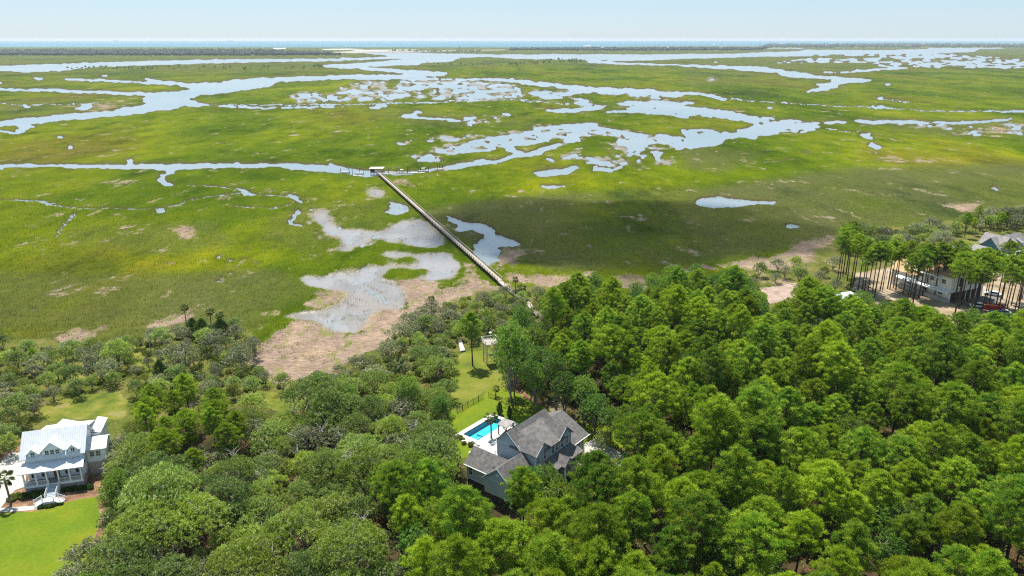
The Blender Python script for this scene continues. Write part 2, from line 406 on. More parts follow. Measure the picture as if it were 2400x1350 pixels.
WRACK = [
 ZN([(1560,570),(1740,580),(1690,640),(1560,690),(1520,690),(1570,640)]), ZN([(1300,600),(1380,640),(1480,760),(1400,790),(1310,760),(1340,680)]),
 ZN([(830,770),(1000,760),(1200,790),(1190,850),(1230,880),(1150,920),(1020,1000),(960,1100),(820,1120),(660,1150),(700,1060),(740,1000),(860,975),(990,980),(950,860)]),
 [(560,770),(640,905),(800,898),(868,835),(960,765),(1060,715),(1175,692),(1200,676),(1160,668),(1050,690),(950,735),(860,790),(780,850),(640,860),(610,790)],
 ZN([(260,940),(400,850),(560,840),(660,870),(530,930),(380,985)]),
 ZN([(100,1090),(300,1040),(460,1080),(640,1150),(960,1100),(940,1160),(800,1200),(760,1260),(560,1290),(400,1350),(-50,1350),(-50,1250),(100,1200)]),
 ZN([(1350,880),(1380,790),(1530,790),(1540,830),(1430,880)]), ZN([(1590,750),(1969,755),(1969,800),(1700,800)]),
 ZN([(850,110),(980,112),(1050,130),(960,140),(860,125)]), ZN([(150,800),(210,780),(220,810),(170,820)]),
 Z(0,700,3.692,[(440,380),(700,290),(900,255),(1030,250),(1100,265),(900,330),(800,400),(550,390)]),
 Z(0,700,3.692,[(1180,235),(1300,215),(1600,160),(1760,150),(1600,220),(1400,250),(1200,260)]), Z(0,700,3.692,[(2100,140),(2400,85),(2450,110),(2400,170),(2250,180)]),
 Z(1200,620,4.8,[(0,135),(300,190),(520,200),(600,230),(480,300),(300,250),(0,170)]), Z(1200,620,4.8,[(520,100),(650,90),(800,120),(1010,140),(830,210),(650,200)]),
 Z(1200,620,4.8,[(900,235),(1000,180),(1280,170),(1480,170),(1700,140),(1990,60),(2400,-30),(2400,30),(1700,190),(1500,240),(1350,340),(1280,270),(1100,220)]),
 Z(1700,440,3.214,[(0,560),(260,530),(500,440),(750,380),(880,385),(860,430),(700,480),(560,540),(700,600),(300,640),(0,610)]),
 Z(1700,440,3.214,[(1680,150),(1760,90),(1900,110),(2050,150),(1800,190)]), Z(1700,440,3.214,[(300,740),(560,710),(500,790),(400,830)]),
 ZR([(1380,905),(1500,915),(1700,940),(1860,965),(1800,972),(1500,955)]), ZR([(2100,725),(2400,700),(2400,760),(2100,765)]),
 ZL([(900,490),(1000,488),(1005,520),(900,515)]), ZL([(400,580),(520,570),(860,530),(900,545),(780,580),(520,605)]), ZL([(730,1130),(960,1115),(1000,1130),(800,1145)]),
 ZL([(1020,500),(1000,1145),(1090,1135),(1030,1150)]) if False else ZL([(60,925),(340,930),(200,940)]),
 [(385,538),(430,535),(470,548),(450,562),(410,550)], [(150,572),(270,560),(255,568),(160,578)], [(0,575),(80,578),(40,582),(0,582)],
 [(225,650),(300,652),(240,662)], [(240,436),(330,432),(320,438),(250,441)], [(1257,434),(1325,434),(1290,440)],
]
SPARSE = [  # marsh broken by many small pools
 (ZC([(-200,500),(0,430),(130,400),(900,390),(1240,420),(1280,500),(1000,515),(600,520),(400,530),(0,530)]), .50),
 (ZL([(2030,490),(2300,470),(2400,480),(2400,530),(2100,535)]), .48),
 (ZC([(400,800),(900,770),(1300,740),(1200,800),(800,900),(750,970),(560,970)]), .60),
 (ZC([(1700,850),(2400,850),(2400,960),(2000,1000),(1500,960)]), .58),
 (ZC([(850,630),(1450,640),(1450,680),(900,720)]), .66),
 (ZR([(1350,690),(2400,690),(2400,770),(1900,775),(1500,740)]), .62),
 (ZR([(0,880),(260,930),(200,1000),(0,1000)]), .70),
 (ZN([(350,200),(500,300),(560,440),(850,450),(850,520),(560,600),(400,520),(300,400)]), .62),
 (ZN([(0,270),(200,290),(180,330),(0,340)]), .72),
 ([(0,690),(120,700),(300,690),(330,770),(200,790),(0,780)], .78),
 ([(500,540),(700,520),(760,600),(640,680),(500,660)], .76),
 (ZR([(0,360),(500,380),(400,440),(0,440)]), .74),
 ([(0,100),(2400,100),(2400,400),(0,400)], .87),
]
ISLETS = [  # water broken by many scraps of marsh or mud
 (ZC([(790,850),(1330,700),(1990,750),(2400,800),(2400,880),(1200,830),(930,895)]), .56),
 (ZC([(1250,460),(2400,470),(2400,620),(1850,600),(1400,520)]), .60),
 (ZR([(640,262),(900,205),(1700,190),(2400,200),(3200,230),(3200,310),(1700,293)]), .50),
 (ZR([(0,560),(960,680),(900,760),(400,800),(0,760)]), .64),
 (ZC([(0,330),(0,120),(1,120)]), .9),
]
DITCH = [ (ZC([(-800,560),(0,556),(370,548),(900,528),(1200,522),(1450,535),(1530,545)]), 2.2),
 (ZC([(0,372),(500,370)]), 1),
 (ZR([(320,518),(600,540),(860,552),(1240,570),(1400,580),(1700,598),(2050,603),(2400,596)]), 1.8),
 (ZR([(1380,515),(1600,542)]), 1.3), (ZR([(960,470),(1080,485)]), 1.2), (ZR([(1000,725),(1280,750)]), 1.5),
 (ZL([(1300,1130),(1500,1140),(1700,1150)]), 2), ([(0,467),(80,470),(200,492),(300,490),(380,488),(480,462),(560,452),(690,463)], 2.2),
 ([(560,488),(640,490),(690,480)], 2), ([(135,560),(160,510),(168,500)], 2.5), (ZL([(0,552),(380,556),(680,550)]), 1.5),
 ([(1850,375),(1790,382)], 1) ]
UPLAND = [(-1500,820),(0,800),(110,800),(250,830),(420,770),(560,760),(600,790),(575,850),(640,900),(790,890),(860,810),(950,745),(1050,695),(1170,676),(1300,672),(1480,700),(1620,655),(1700,655),(1850,590),(1960,570),(2000,545),(2200,530),(2400,480),(3900,300),(3900,3000),(-1500,3000)]
OPENLAND = [  # cleared or grassy ground: polygon, zone
]

# ------------------------------------------------------------------ terrain
xs = np.concatenate([np.arange(-2600, -120, 30.), np.arange(-120, 2520, 2.8), np.arange(2520, 5000, 30.)])
ys = np.concatenate([np.arange(111, 160, 1.0), np.arange(160, 900, 1.7), np.arange(900, 1500, 6.0), np.arange(1500, 3200, 60.)])
PX, PY = np.meshgrid(xs, ys)
WX, WY = Gn(PX, PY)
DD = np.maximum(PY - 90, 10)
# organic wobble of the outlines
wob = 26.0
ax = (fbm(WX / 26, WY / 26, 4, 3) - .5) * FPX / WY * 14
ay = (fbm(WX / 26 + 50, WY / 26, 4, 9) - .5) * FPX * 90 / WY ** 2 * 14
bx = (fbm(PX / 22, PY / 7, 3, 5) - .5) * np.clip(DD / 8, 2, 14) + (fbm(PX / 7, PY / 2.6, 3, 7) - .5) * np.clip(DD / 7, 2, 16)
by = (fbm(PX / 22 + 9, PY / 7, 3, 6) - .5) * np.clip(DD / 16, .6, 6) + (fbm(PX / 7 + 4, PY / 2.6, 3, 8) - .5) * np.clip(DD / 18, .5, 5)
QX = PX + np.clip(ax, -9, 9) + bx; QY = PY + np.clip(ay, -2.5, 2.5) + by
def mask(polys, qx=QX, qy=QY):
    m = np.zeros(PX.shape, bool)
    for p in polys:
        a = np.array(p); x0, y0 = a.min(0) - 12; x1, y1 = a.max(0) + 12
        s = (PY[:, 0] > y0) & (PY[:, 0] < y1)
        if not s.any(): continue
        i0, i1 = np.where(s)[0][[0, -1]]
        t = (xs > x0) & (xs < x1)
        if not t.any(): continue
        j0, j1 = np.where(t)[0][[0, -1]]
        m[i0:i1 + 1, j0:j1 + 1] |= inpoly(qx[i0:i1 + 1, j0:j1 + 1], qy[i0:i1 + 1, j0:j1 + 1], p)
    return m
water = mask(WATER)
pn = fbm(PX / 17, PY / 4.2, 4, 31)                      # patches that look flattened by distance
pn = fbm(WX / 30 + pn * 1.3, WY / 55 + pn, 4, 33) * .40 + pn * .42 + fbm(PX / 9, PY / 3, 3, 37) * .3
pn = .5 + (pn - pn.mean()) / pn.std() * .13
pondw = np.zeros(PX.shape, bool)
for poly, th in SPARSE:
    pondw |= mask([poly]) & (pn > th + .035)
water |= pondw
isl = fbm(PX / 13 + 77, PY / 2.8, 4, 41)
isl = .5 + (isl - isl.mean()) / isl.std() * .13
flats = np.zeros(PX.shape, bool)
for poly, th in ISLETS:
    q_ = mask([poly]) & water
    flats |= q_ & (isl > th - .05) & (isl <= th + .05)
    water &= ~(q_ & (isl > th))
sp_ = fbm(PX / 9 + 5, PY / 4, 4, 43); sp_ = (sp_ - sp_.mean()) / sp_.std()
for poly, th in SPARSE[:8]:
    flats |= mask([poly]) & (pn > th - .07) & (sp_ > -.2) & ~water
def spread(a, k):
    a = a.astype(float)
    for _ in range(k): a = (a + np.roll(a, 1, 0) + np.roll(a, -1, 0)) / 3; a = (a + np.roll(a, 1, 1) + np.roll(a, -1, 1)) / 3
    return a
bigp = mask([p for p, t in ISLETS[:2]]) & water
flats |= (spread(pondw, 6) > .10) & (sp_ > -.5) & (PY > 165)
flats |= (spread(bigp, 5) > .12) & (sp_ > .1)
flats &= ~water
mud = mask(MUD) & ~mask(MUDGRASS)
wrack = mask(WRACK)
ditch = np.zeros(PX.shape)
for pts, wd in DITCH:
    for (x0, y0), (x1, y1) in zip(pts[:-1], pts[1:]):
        dx, dy = x1 - x0, y1 - y0
        t = np.clip(((QX - x0) * dx + (QY - y0) * dy) / (dx * dx + dy * dy), 0, 1)
        d = np.hypot((QX - x0 - t * dx) / 1.6, (QY - y0 - t * dy))
        ditch = np.maximum(ditch, np.clip(1.4 - d / wd, 0, 1))
upl = mask([UPLAND])
water &= ~upl | mask([WATER[-1]])
mud &= ~water; wrack &= ~water & ~mud
def blur(a, k=1):
    a = a.astype(float)
    for _ in range(k):
        a = (a + np.roll(a, 1, 0) + np.roll(a, -1, 0)) / 3; a = (a + np.roll(a, 1, 1) + np.roll(a, -1, 1)) / 3
    return a
wf = blur(water, 1)
lump = fbm(WX / 3, WY / 3, 2, 51) * .35 + fbm(WX / 14, WY / 14, 2, 52) * .3
nearw = np.clip((1500 - WY) / 1200, 0, 1)
land = .62 + (lump - .3) * (.35 + .5 * nearw)
HZ = land * (1 - wf) + (-1.2) * wf
mf = blur(mud, 2)
HZ = np.where(mf > 0, HZ * (1 - mf) + (.06 + .05 * lump) * mf, HZ)
HZ = np.where(wrack, np.minimum(HZ, .42 + .25 * lump), HZ)
HZ -= ditch * .75 * (1 - upl)
uf = blur(upl, 10)
HZ = np.where(uf > 0, HZ * (1 - uf) + uf * (1.2 + 0 * lump), HZ)
HZ = np.where(uf > .98, 1.2, HZ)
# hole for the swimming pool
_o = G(1095.17, 1135.4, 1.2); _t = R(90 - 38.3); _dx = WX - _o.x; _dy = WY - _o.y
_u = _dx * math.cos(_t) + _dy * math.sin(_t); _v = -_dx * math.sin(_t) + _dy * math.cos(_t)
HZ = np.where((_u > 13.9) & (_u < 26.9) & (_v > 8.9) & (_v < 15.4), -1.5, HZ)
# roughness of the forest floor stays under the lawns and drives
me = bpy.data.meshes.new('marsh_ground')
nr, nc = PX.shape
co = np.stack([WX, WY, HZ], -1).reshape(-1, 3).astype(np.float32)
ii = np.arange(nr * nc).reshape(nr, nc)
Q = np.stack([ii[:-1, :-1], ii[1:, :-1], ii[1:, 1:], ii[:-1, 1:]], -1).reshape(-1, 4).astype(np.int32)
me.vertices.add(len(co)); me.vertices.foreach_set('co', co.ravel())
me.loops.add(Q.size); me.loops.foreach_set('vertex_index', Q.ravel())
me.polygons.add(len(Q)); me.polygons.foreach_set('loop_start', np.arange(0, Q.size, 4, dtype=np.int32)); me.polygons.foreach_set('loop_total', np.full(len(Q), 4, np.int32))
me.update(calc_edges=True)
me.polygons.foreach_set('use_smooth', np.ones(len(Q), bool))
zone = np.zeros((nr, nc, 4), np.float32)
zone[..., 0] = blur(wrack, 34)
zone[..., 1] = np.maximum(blur(mud, 20), blur(flats, 2) * .62)
zone[..., 2] = blur(upl, 8)
zone[..., 3] = 1
a = me.attributes.new('zone', 'FLOAT_COLOR', 'POINT'); a.data.foreach_set('color', zone.ravel())
edge = np.clip(blur(water, 4) * 3.2, 0, 1) * (1 - upl) + ditch
a = me.attributes.new('bank', 'FLOAT', 'POINT'); a.data.foreach_set('value', np.clip(edge, 0, 1).astype(np.float32).ravel())

def ground_mat():
    m = bpy.data.materials.new('marsh_and_soil'); m.use_nodes = True
    n = m.node_tree.nodes; l = m.node_tree.links; b = n['Principled BSDF']
    geo = n.new('ShaderNodeNewGeometry')
    def nz(sc, det=4, st=(1, 1, 1), off=0, rough=.55):
        mp = n.new('ShaderNodeMapping'); mp.inputs['Scale'].default_value = st; mp.inputs['Location'].default_value = (off, off, 0)
        l.new(geo.outputs['Position'], mp.inputs[0])
        t = n.new('ShaderNodeTexNoise'); t.inputs['Scale'].default_value = sc; t.inputs['Detail'].default_value = det; t.inputs['Roughness'].default_value = rough
        l.new(mp.outputs[0], t.inputs['Vector']); return t.outputs['Fac']
    def ramp(f, stops):
        r = n.new('ShaderNodeValToRGB'); e = r.color_ramp.elements
        e[0].position, e[0].color = stops[0][0], (*stops[0][1], 1); e[1].position, e[1].color = stops[-1][0], (*stops[-1][1], 1)
        for p, c in stops[1:-1]:
            q = e.new(p); q.color = (*c, 1)
        l.new(f, r.inputs[0]); return r.outputs[0]
    def mixc(f, a, b_, mode='MIX'):
        x = n.new('ShaderNodeMix'); x.data_type = 'RGBA'; x.blend_type = mode
        if isinstance(f, float): x.inputs['Factor'].default_value = f
        else: l.new(f, x.inputs['Factor'])
        for s, v in (('A', a), ('B', b_)):
            if isinstance(v, tuple): x.inputs[s].default_value = (*v, 1)
            else: l.new(v, x.inputs[s])
        return x.outputs['Result']
    def mth(op, a, b_=None, clamp=False):
        x = n.new('ShaderNodeMath'); x.operation = op; x.use_clamp = clamp
        for i, v in enumerate((a, b_)):
            if v is None: continue
            if isinstance(v, (int, float)): x.inputs[i].default_value = v
            else: l.new(v, x.inputs[i])
        return x.outputs[0]
    zn = n.new('ShaderNodeAttribute'); zn.attribute_name = 'zone'
    sp = n.new('ShaderNodeSeparateColor'); l.new(zn.outputs['Color'], sp.inputs[0])
    bk = n.new('ShaderNodeAttribute'); bk.attribute_name = 'bank'
    # marsh grass
    big = ramp(nz(.006, 6, (1, .45, 1)), [(.30, (.026, .048, .005)), (.39, (.048, .078, .003)), (.47, (.064, .096, .004)), (.55, (.097, .122, .005)), (.63, (.082, .088, .008)), (.74, (.098, .082, .024))])
    mid = ramp(nz(.05, 6, (1, .55, 1), 30, .7), [(.30, (.45, .52, .6)), (.5, (1, 1, 1)), (.70, (1.5, 1.28, 1.3))])
    fine = ramp(nz(.55, 6, (1, .6, 1), 10, .75), [(.25, (.70, .72, .70)), (.5, (1, 1, 1)), (.75, (1.22, 1.18, 1.2))])
    grass = mixc(1.0, mixc(.75, big, mid, 'MULTIPLY'), fine, 'MULTIPLY')
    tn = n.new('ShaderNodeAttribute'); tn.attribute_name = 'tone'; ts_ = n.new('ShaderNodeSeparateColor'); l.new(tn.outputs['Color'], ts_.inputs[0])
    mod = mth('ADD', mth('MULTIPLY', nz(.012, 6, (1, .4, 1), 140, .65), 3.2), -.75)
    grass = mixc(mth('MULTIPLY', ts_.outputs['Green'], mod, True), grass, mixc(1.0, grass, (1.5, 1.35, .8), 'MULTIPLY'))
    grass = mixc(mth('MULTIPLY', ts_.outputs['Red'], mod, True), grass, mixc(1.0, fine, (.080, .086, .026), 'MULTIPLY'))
    strk = ramp(nz(.018, 7, (1, .32, 1), 60, .72), [(.34, (.40, .52, .60)), (.46, (.86, .90, .92)), (.60, (1.0, 1.0, 1.0)), (.72, (1.22, 1.10, 1.5))])
    grass = mixc(.9, grass, strk, 'MULTIPLY')
    bare = mth('GREATER_THAN', nz(.09, 5, (1, .35, 1), 200, .65), .66)
    grass = mixc(mth('MULTIPLY', bare, .6), grass, (.22, .175, .11))
    grass = mixc(mth('MULTIPLY', bk.outputs['Fac'], .92, True), grass, (.070, .056, .028))
    # wrack of dead reed
    wr = ramp(nz(.5, 8, (1, 2.4, 1), 5, .8), [(.28, (.10, .078, .050)), (.42, (.165, .120, .088)), (.55, (.25, .182, .138)), (.72, (.42, .335, .245))])
    wr = mixc(.85, wr, ramp(nz(.07, 6, (1, .6, 1), 222, .7), [(.32, (.55, .52, .48)), (.5, (1, 1, 1)), (.68, (1.35, 1.3, 1.2))]), 'MULTIPLY')
    wrg = mth('GREATER_THAN', nz(.22, 8, (1, .5, 1), 77, .75), .55)
    wr = mixc(mth('MULTIPLY', wrg, .65), wr, (.13, .15, .03))
    edgen = mth('ADD', mth('MULTIPLY', mth('ADD', nz(.16, 8, (1, .6, 1), 61, .8), nz(.045, 4, (1, .7, 1), 161, .6)), 2.6), -2.6)
    def sharp(v, k=5.0): return mth('ADD', mth('MULTIPLY', mth('SUBTRACT', mth('ADD', v, edgen), .5), k), .5, True)
    fr_w = sharp(sp.outputs['Red'])
    fr_m = mth('ADD', mth('MULTIPLY', mth('SUBTRACT', mth('ADD', sp.outputs['Green'], mth('MULTIPLY', edgen, .5)), .38), 3.2), .5, True)
    col = mixc(fr_w, grass, wr)
    # mud
    md = ramp(nz(.07, 6, (1, .6, 1), 12), [(.3, (.15, .145, .135)), (.5, (.215, .205, .19)), (.75, (.24, .19, .15))])
    mdf = ramp(nz(1.3, 5, (1, .4, 1), 44, .8), [(.35, (.72, .70, .66)), (.6, (1, 1, 1))])
    md = mixc(1.0, md, mdf, 'MULTIPLY')
    wet = mth('MULTIPLY', mth('GREATER_THAN', nz(.035, 5, (1, .5, 1), 91), .5), .35)  # bluish water sheen on the wet mud is put into its colour
    md = mixc(wet, md, (.25, .27, .29))
    shore = mth('SUBTRACT', 1.0, mth('MULTIPLY', mth('SUBTRACT', sp.outputs['Green'], .35), 2.2), True)
    md = mixc(mth('MULTIPLY', shore, .75, True), md, mixc(1.0, mdf, (.215, .165, .115), 'MULTIPLY'))
    col = mixc(fr_m, col, md)
    # upland floor: pine straw, shade plants, sandy scrub
    up = ramp(nz(.11, 7, (1, 1, 1), 9, .7), [(.30, (.035, .055, .012)), (.42, (.085, .105, .020)), (.54, (.13, .13, .035)), (.62, (.17, .14, .055)), (.74, (.24, .18, .10))])
    upf = ramp(nz(1.8, 5, (1, 1, 1), 3, .8), [(.3, (.45, .45, .45)), (.6, (1.1, 1.1, 1.1))])
    up = mixc(1.0, up, upf, 'MULTIPLY')
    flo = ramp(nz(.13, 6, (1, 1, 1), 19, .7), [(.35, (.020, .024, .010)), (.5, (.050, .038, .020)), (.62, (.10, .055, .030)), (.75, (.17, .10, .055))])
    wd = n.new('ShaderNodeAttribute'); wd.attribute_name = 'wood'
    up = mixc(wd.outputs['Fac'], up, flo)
    col = mixc(mth('MULTIPLY', sharp(sp.outputs['Blue'], 2.5), mth('SUBTRACT', 1.0, mth('MULTIPLY', fr_w, .95))), col, up)
    l.new(col, b.inputs['Base Color'])
    rg = mth('SUBTRACT', .95, mth('MULTIPLY', fr_m, .62))
    l.new(rg, b.inputs['Roughness']); l.new(mth('MULTIPLY', fr_m, .4), b.inputs['Specular IOR Level'])
    bp = n.new('ShaderNodeBump'); bp.inputs['Strength'].default_value = .45; bp.inputs['Distance'].default_value = .8
    hb = mth('MULTIPLY', nz(1.1, 4, (1, .8, 1), 2, .7), mth('SUBTRACT', 1.0, sp.outputs['Green']))
    l.new(hb, bp.inputs['Height']); l.new(bp.outputs[0], b.inputs['Normal'])
    return m
MUTED = [([(980,500),(1150,470),(1400,450),(1700,440),(2000,395),(2400,385),(3200,370),(3200,480),(2400,500),(2200,520),(1980,560),(1800,590),(1600,630),(1300,640),(1200,600),(1050,560)], .95),  # dull olive grass; near-shore zones also carry cloud shade as painted colour
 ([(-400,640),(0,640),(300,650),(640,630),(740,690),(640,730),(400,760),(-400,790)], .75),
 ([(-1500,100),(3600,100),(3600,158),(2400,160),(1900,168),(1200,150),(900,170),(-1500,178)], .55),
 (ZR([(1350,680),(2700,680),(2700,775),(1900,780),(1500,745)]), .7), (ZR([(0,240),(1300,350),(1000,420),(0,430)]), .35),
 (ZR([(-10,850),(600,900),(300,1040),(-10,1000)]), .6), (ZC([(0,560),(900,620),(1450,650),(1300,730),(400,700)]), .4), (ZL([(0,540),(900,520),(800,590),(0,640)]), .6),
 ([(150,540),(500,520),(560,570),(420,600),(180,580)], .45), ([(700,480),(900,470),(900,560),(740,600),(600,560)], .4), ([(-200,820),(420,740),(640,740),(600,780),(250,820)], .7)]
YELLOW = [([(1060,440),(1250,425),(1500,395),(1800,345),(2050,325),(3200,330),(3200,375),(1900,410),(1500,445),(1200,460)], .8), ([(250,590),(560,580),(720,600),(600,640),(300,640)], .7),
 ([(-300,250),(300,250),(700,290),(700,360),(300,375),(-300,375)], .35), (ZL([(500,400),(1300,410),(1200,470),(700,460)]), .9), ([(1500,560),(1700,540),(1750,570),(1550,600)], .5), ([(1950,250),(2600,240),(2600,290),(2000,290)], .5), ([(460,205),(700,190),(1000,190),(700,245)], .6), ([(400,400),(760,395),(800,450),(500,440)], .6)]
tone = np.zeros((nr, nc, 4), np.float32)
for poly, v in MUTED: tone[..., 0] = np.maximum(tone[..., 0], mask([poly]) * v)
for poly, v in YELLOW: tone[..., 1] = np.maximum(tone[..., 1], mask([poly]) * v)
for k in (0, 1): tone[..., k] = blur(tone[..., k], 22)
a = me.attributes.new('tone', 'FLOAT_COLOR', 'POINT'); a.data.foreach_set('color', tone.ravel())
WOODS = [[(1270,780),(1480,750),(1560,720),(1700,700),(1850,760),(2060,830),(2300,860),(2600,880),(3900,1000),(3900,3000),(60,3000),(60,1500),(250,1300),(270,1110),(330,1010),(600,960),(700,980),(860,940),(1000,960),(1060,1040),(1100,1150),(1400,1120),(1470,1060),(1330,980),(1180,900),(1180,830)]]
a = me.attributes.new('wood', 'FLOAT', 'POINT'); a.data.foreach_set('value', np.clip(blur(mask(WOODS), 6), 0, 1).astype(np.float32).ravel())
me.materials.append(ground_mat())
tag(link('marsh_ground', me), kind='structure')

def water_mat(name, c, rough=.1, sc=.35, strength=.25, c2=None, spec=.5, csc=.004):
    m = bpy.data.materials.new(name); m.use_nodes = True
    n = m.node_tree.nodes; l = m.node_tree.links; b = n['Principled BSDF']
    geo = n.new('ShaderNodeNewGeometry')
    b.inputs['Roughness'].default_value = rough; b.inputs['Specular IOR Level'].default_value = spec; b.inputs['IOR'].default_value = 1.33
    t = n.new('ShaderNodeTexNoise'); t.inputs['Scale'].default_value = sc; t.inputs['Detail'].default_value = 3
    l.new(geo.outputs['Position'], t.inputs['Vector'])
    bp = n.new('ShaderNodeBump'); bp.inputs['Strength'].default_value = strength; bp.inputs['Distance'].default_value = .3
    l.new(t.outputs['Fac'], bp.inputs['Height']); l.new(bp.outputs[0], b.inputs['Normal'])
    t2 = n.new('ShaderNodeTexNoise'); t2.inputs['Scale'].default_value = csc; t2.inputs['Detail'].default_value = 4
    l.new(geo.outputs['Position'], t2.inputs['Vector'])
    r = n.new('ShaderNodeValToRGB'); r.color_ramp.elements[0].position = .35; r.color_ramp.elements[1].position = .65
    r.color_ramp.elements[0].color = (*c, 1); r.color_ramp.elements[1].color = (*(c2 or c), 1)
    l.new(t2.outputs['Fac'], r.inputs[0]); l.new(r.outputs[0], b.inputs['Base Color'])
    return m
CREEK = water_mat('creek_water', (.16, .20, .205), .14, .5, .16, (.23, .25, .245))
def wsheet(name, y0, y1, z, m):
    k = 1.6
    me = bpy.data.meshes.new(name)
    me.from_pydata([(-k * y0 - 300, y0, z), (k * y0 + 300, y0, z), (k * y1, y1, z), (-k * y1, y1, z)], [], [(0, 1, 2, 3)])
    me.materials.append(m); return tag(link(name, me), kind='structure')
FAR = Gn(1200, 111)[1]
wsheet('creek_water', 120, FAR + 5, 0.0, CREEK)
SEA = water_mat('sea_water', (.030, .135, .185), .5, .02, .0, (.045, .170, .215), .15, .0009)
wsheet('sea_water', FAR, 30000, -.3, SEA)

# ------------------------------------------------------------------ haze
hb = MB().box(-33000, 33000, -400, 31000, -2.5, 92.0, M['white'])
hm = bpy.data.materials.new('haze_air'); hm.use_nodes = True
hn = hm.node_tree.nodes; hn.remove(hn['Principled BSDF'])
pv = hn.new('ShaderNodeVolumePrincipled'); pv.inputs['Color'].default_value = (.80, .90, 1, 1); pv.inputs['Density'].default_value = 3.6e-5
pv.inputs['Anisotropy'].default_value = .2
hm.node_tree.links.new(pv.outputs[0], hn['Material Output'].inputs['Volume'])
hb.mats = [hm]
tag(hb.obj('haze'), kind='stuff')

# ------------------------------------------------------------------ a cloud whose shade lies on the marsh
def cloud(cx, cy, rx, ry, seed, alt=620):
    """billowy fair-weather cloud placed where it shades the ground at cx, cy"""
    t = alt / SV.z
    me = bpy.data.meshes.new('cloud')
    import bmesh
    bm = bmesh.new(); bmesh.ops.create_icosphere(bm, subdivisions=5, radius=1)
    for v in bm.verts:
        p = v.co.copy(); nn = mnoise.fractal(p * 1.7 + Vector((seed, 0, 0)), .8, 2.1, 5)
        f = 1 + .38 * nn
        v.co = Vector((p.x * rx * f, p.y * ry * f, (p.z * 38 if p.z > 0 else p.z * 10) * f))
    bm.to_mesh(me); bm.free()
    m = bpy.data.materials.new('cloud_vapour'); m.use_nodes = True
    n = m.node_tree.nodes; l = m.node_tree.links; n.remove(n['Principled BSDF'])
    v = n.new('ShaderNodeVolumePrincipled'); v.inputs['Density'].default_value = .034; v.inputs['Color'].default_value = (1, 1, 1, 1)
    l.new(v.outputs[0], n['Material Output'].inputs['Volume'])
    me.materials.append(m)
    o = link('cloud', me); o.location = Vector((cx, cy, 0)) + SV * t
    tag(o, kind='stuff'); return o
g = G(1440, 540); cloud(g.x, g.y, 105, 72, 1.0)


# ------------------------------------------------------------------ foliage meshes
def rdir(n, up=0.0):
    v = RNG.normal(size=(n, 3)); v /= np.linalg.norm(v, axis=1, keepdims=True)
    v[:, 2] += up; v /= np.linalg.norm(v, axis=1, keepdims=True); return v

def needles(P, D, L, W):
    """thin triangles from points P along D"""
    S = np.cross(D, rdir(len(P))); S /= np.maximum(np.linalg.norm(S, axis=1, keepdims=True), 1e-6)
    return np.stack([P - S * W[:, None] / 2, P + S * W[:, None] / 2, P + D * L[:, None]], 1)

def leaves(P, size, N=None, flat=0.0):
    """small quads of random tilt"""
    n = len(P)
    A = rdir(n); A[:, 2] *= (1 - flat); A /= np.linalg.norm(A, axis=1, keepdims=True)
    B = np.cross(A, rdir(n)); B /= np.maximum(np.linalg.norm(B, axis=1, keepdims=True), 1e-6)
    s = size[:, None] if hasattr(size, '__len__') else size
    return np.stack([P - A * s, P - B * s * .5, P + A * s, P + B * s * .5], 1)

def bezier_limbs(mb, root, tips, r0, m, bend=.25, k=5):
    for tp in tips:
        a = Vector(root); b = Vector(tp); L = (b - a).length
        mid = a.lerp(b, .5) + Vector((random.uniform(-1, 1), random.uniform(-1, 1), random.uniform(.0, 1.2))) * L * bend * .5
        pts = []
        for i in range(5):
            t = i / 4; pts.append(a * (1 - t) ** 2 + mid * 2 * t * (1 - t) + b * t * t)
        rs = [max(.02, r0 * (1 - .85 * i / 4)) for i in range(5)]
        mb.path(pts, rs, m, k)

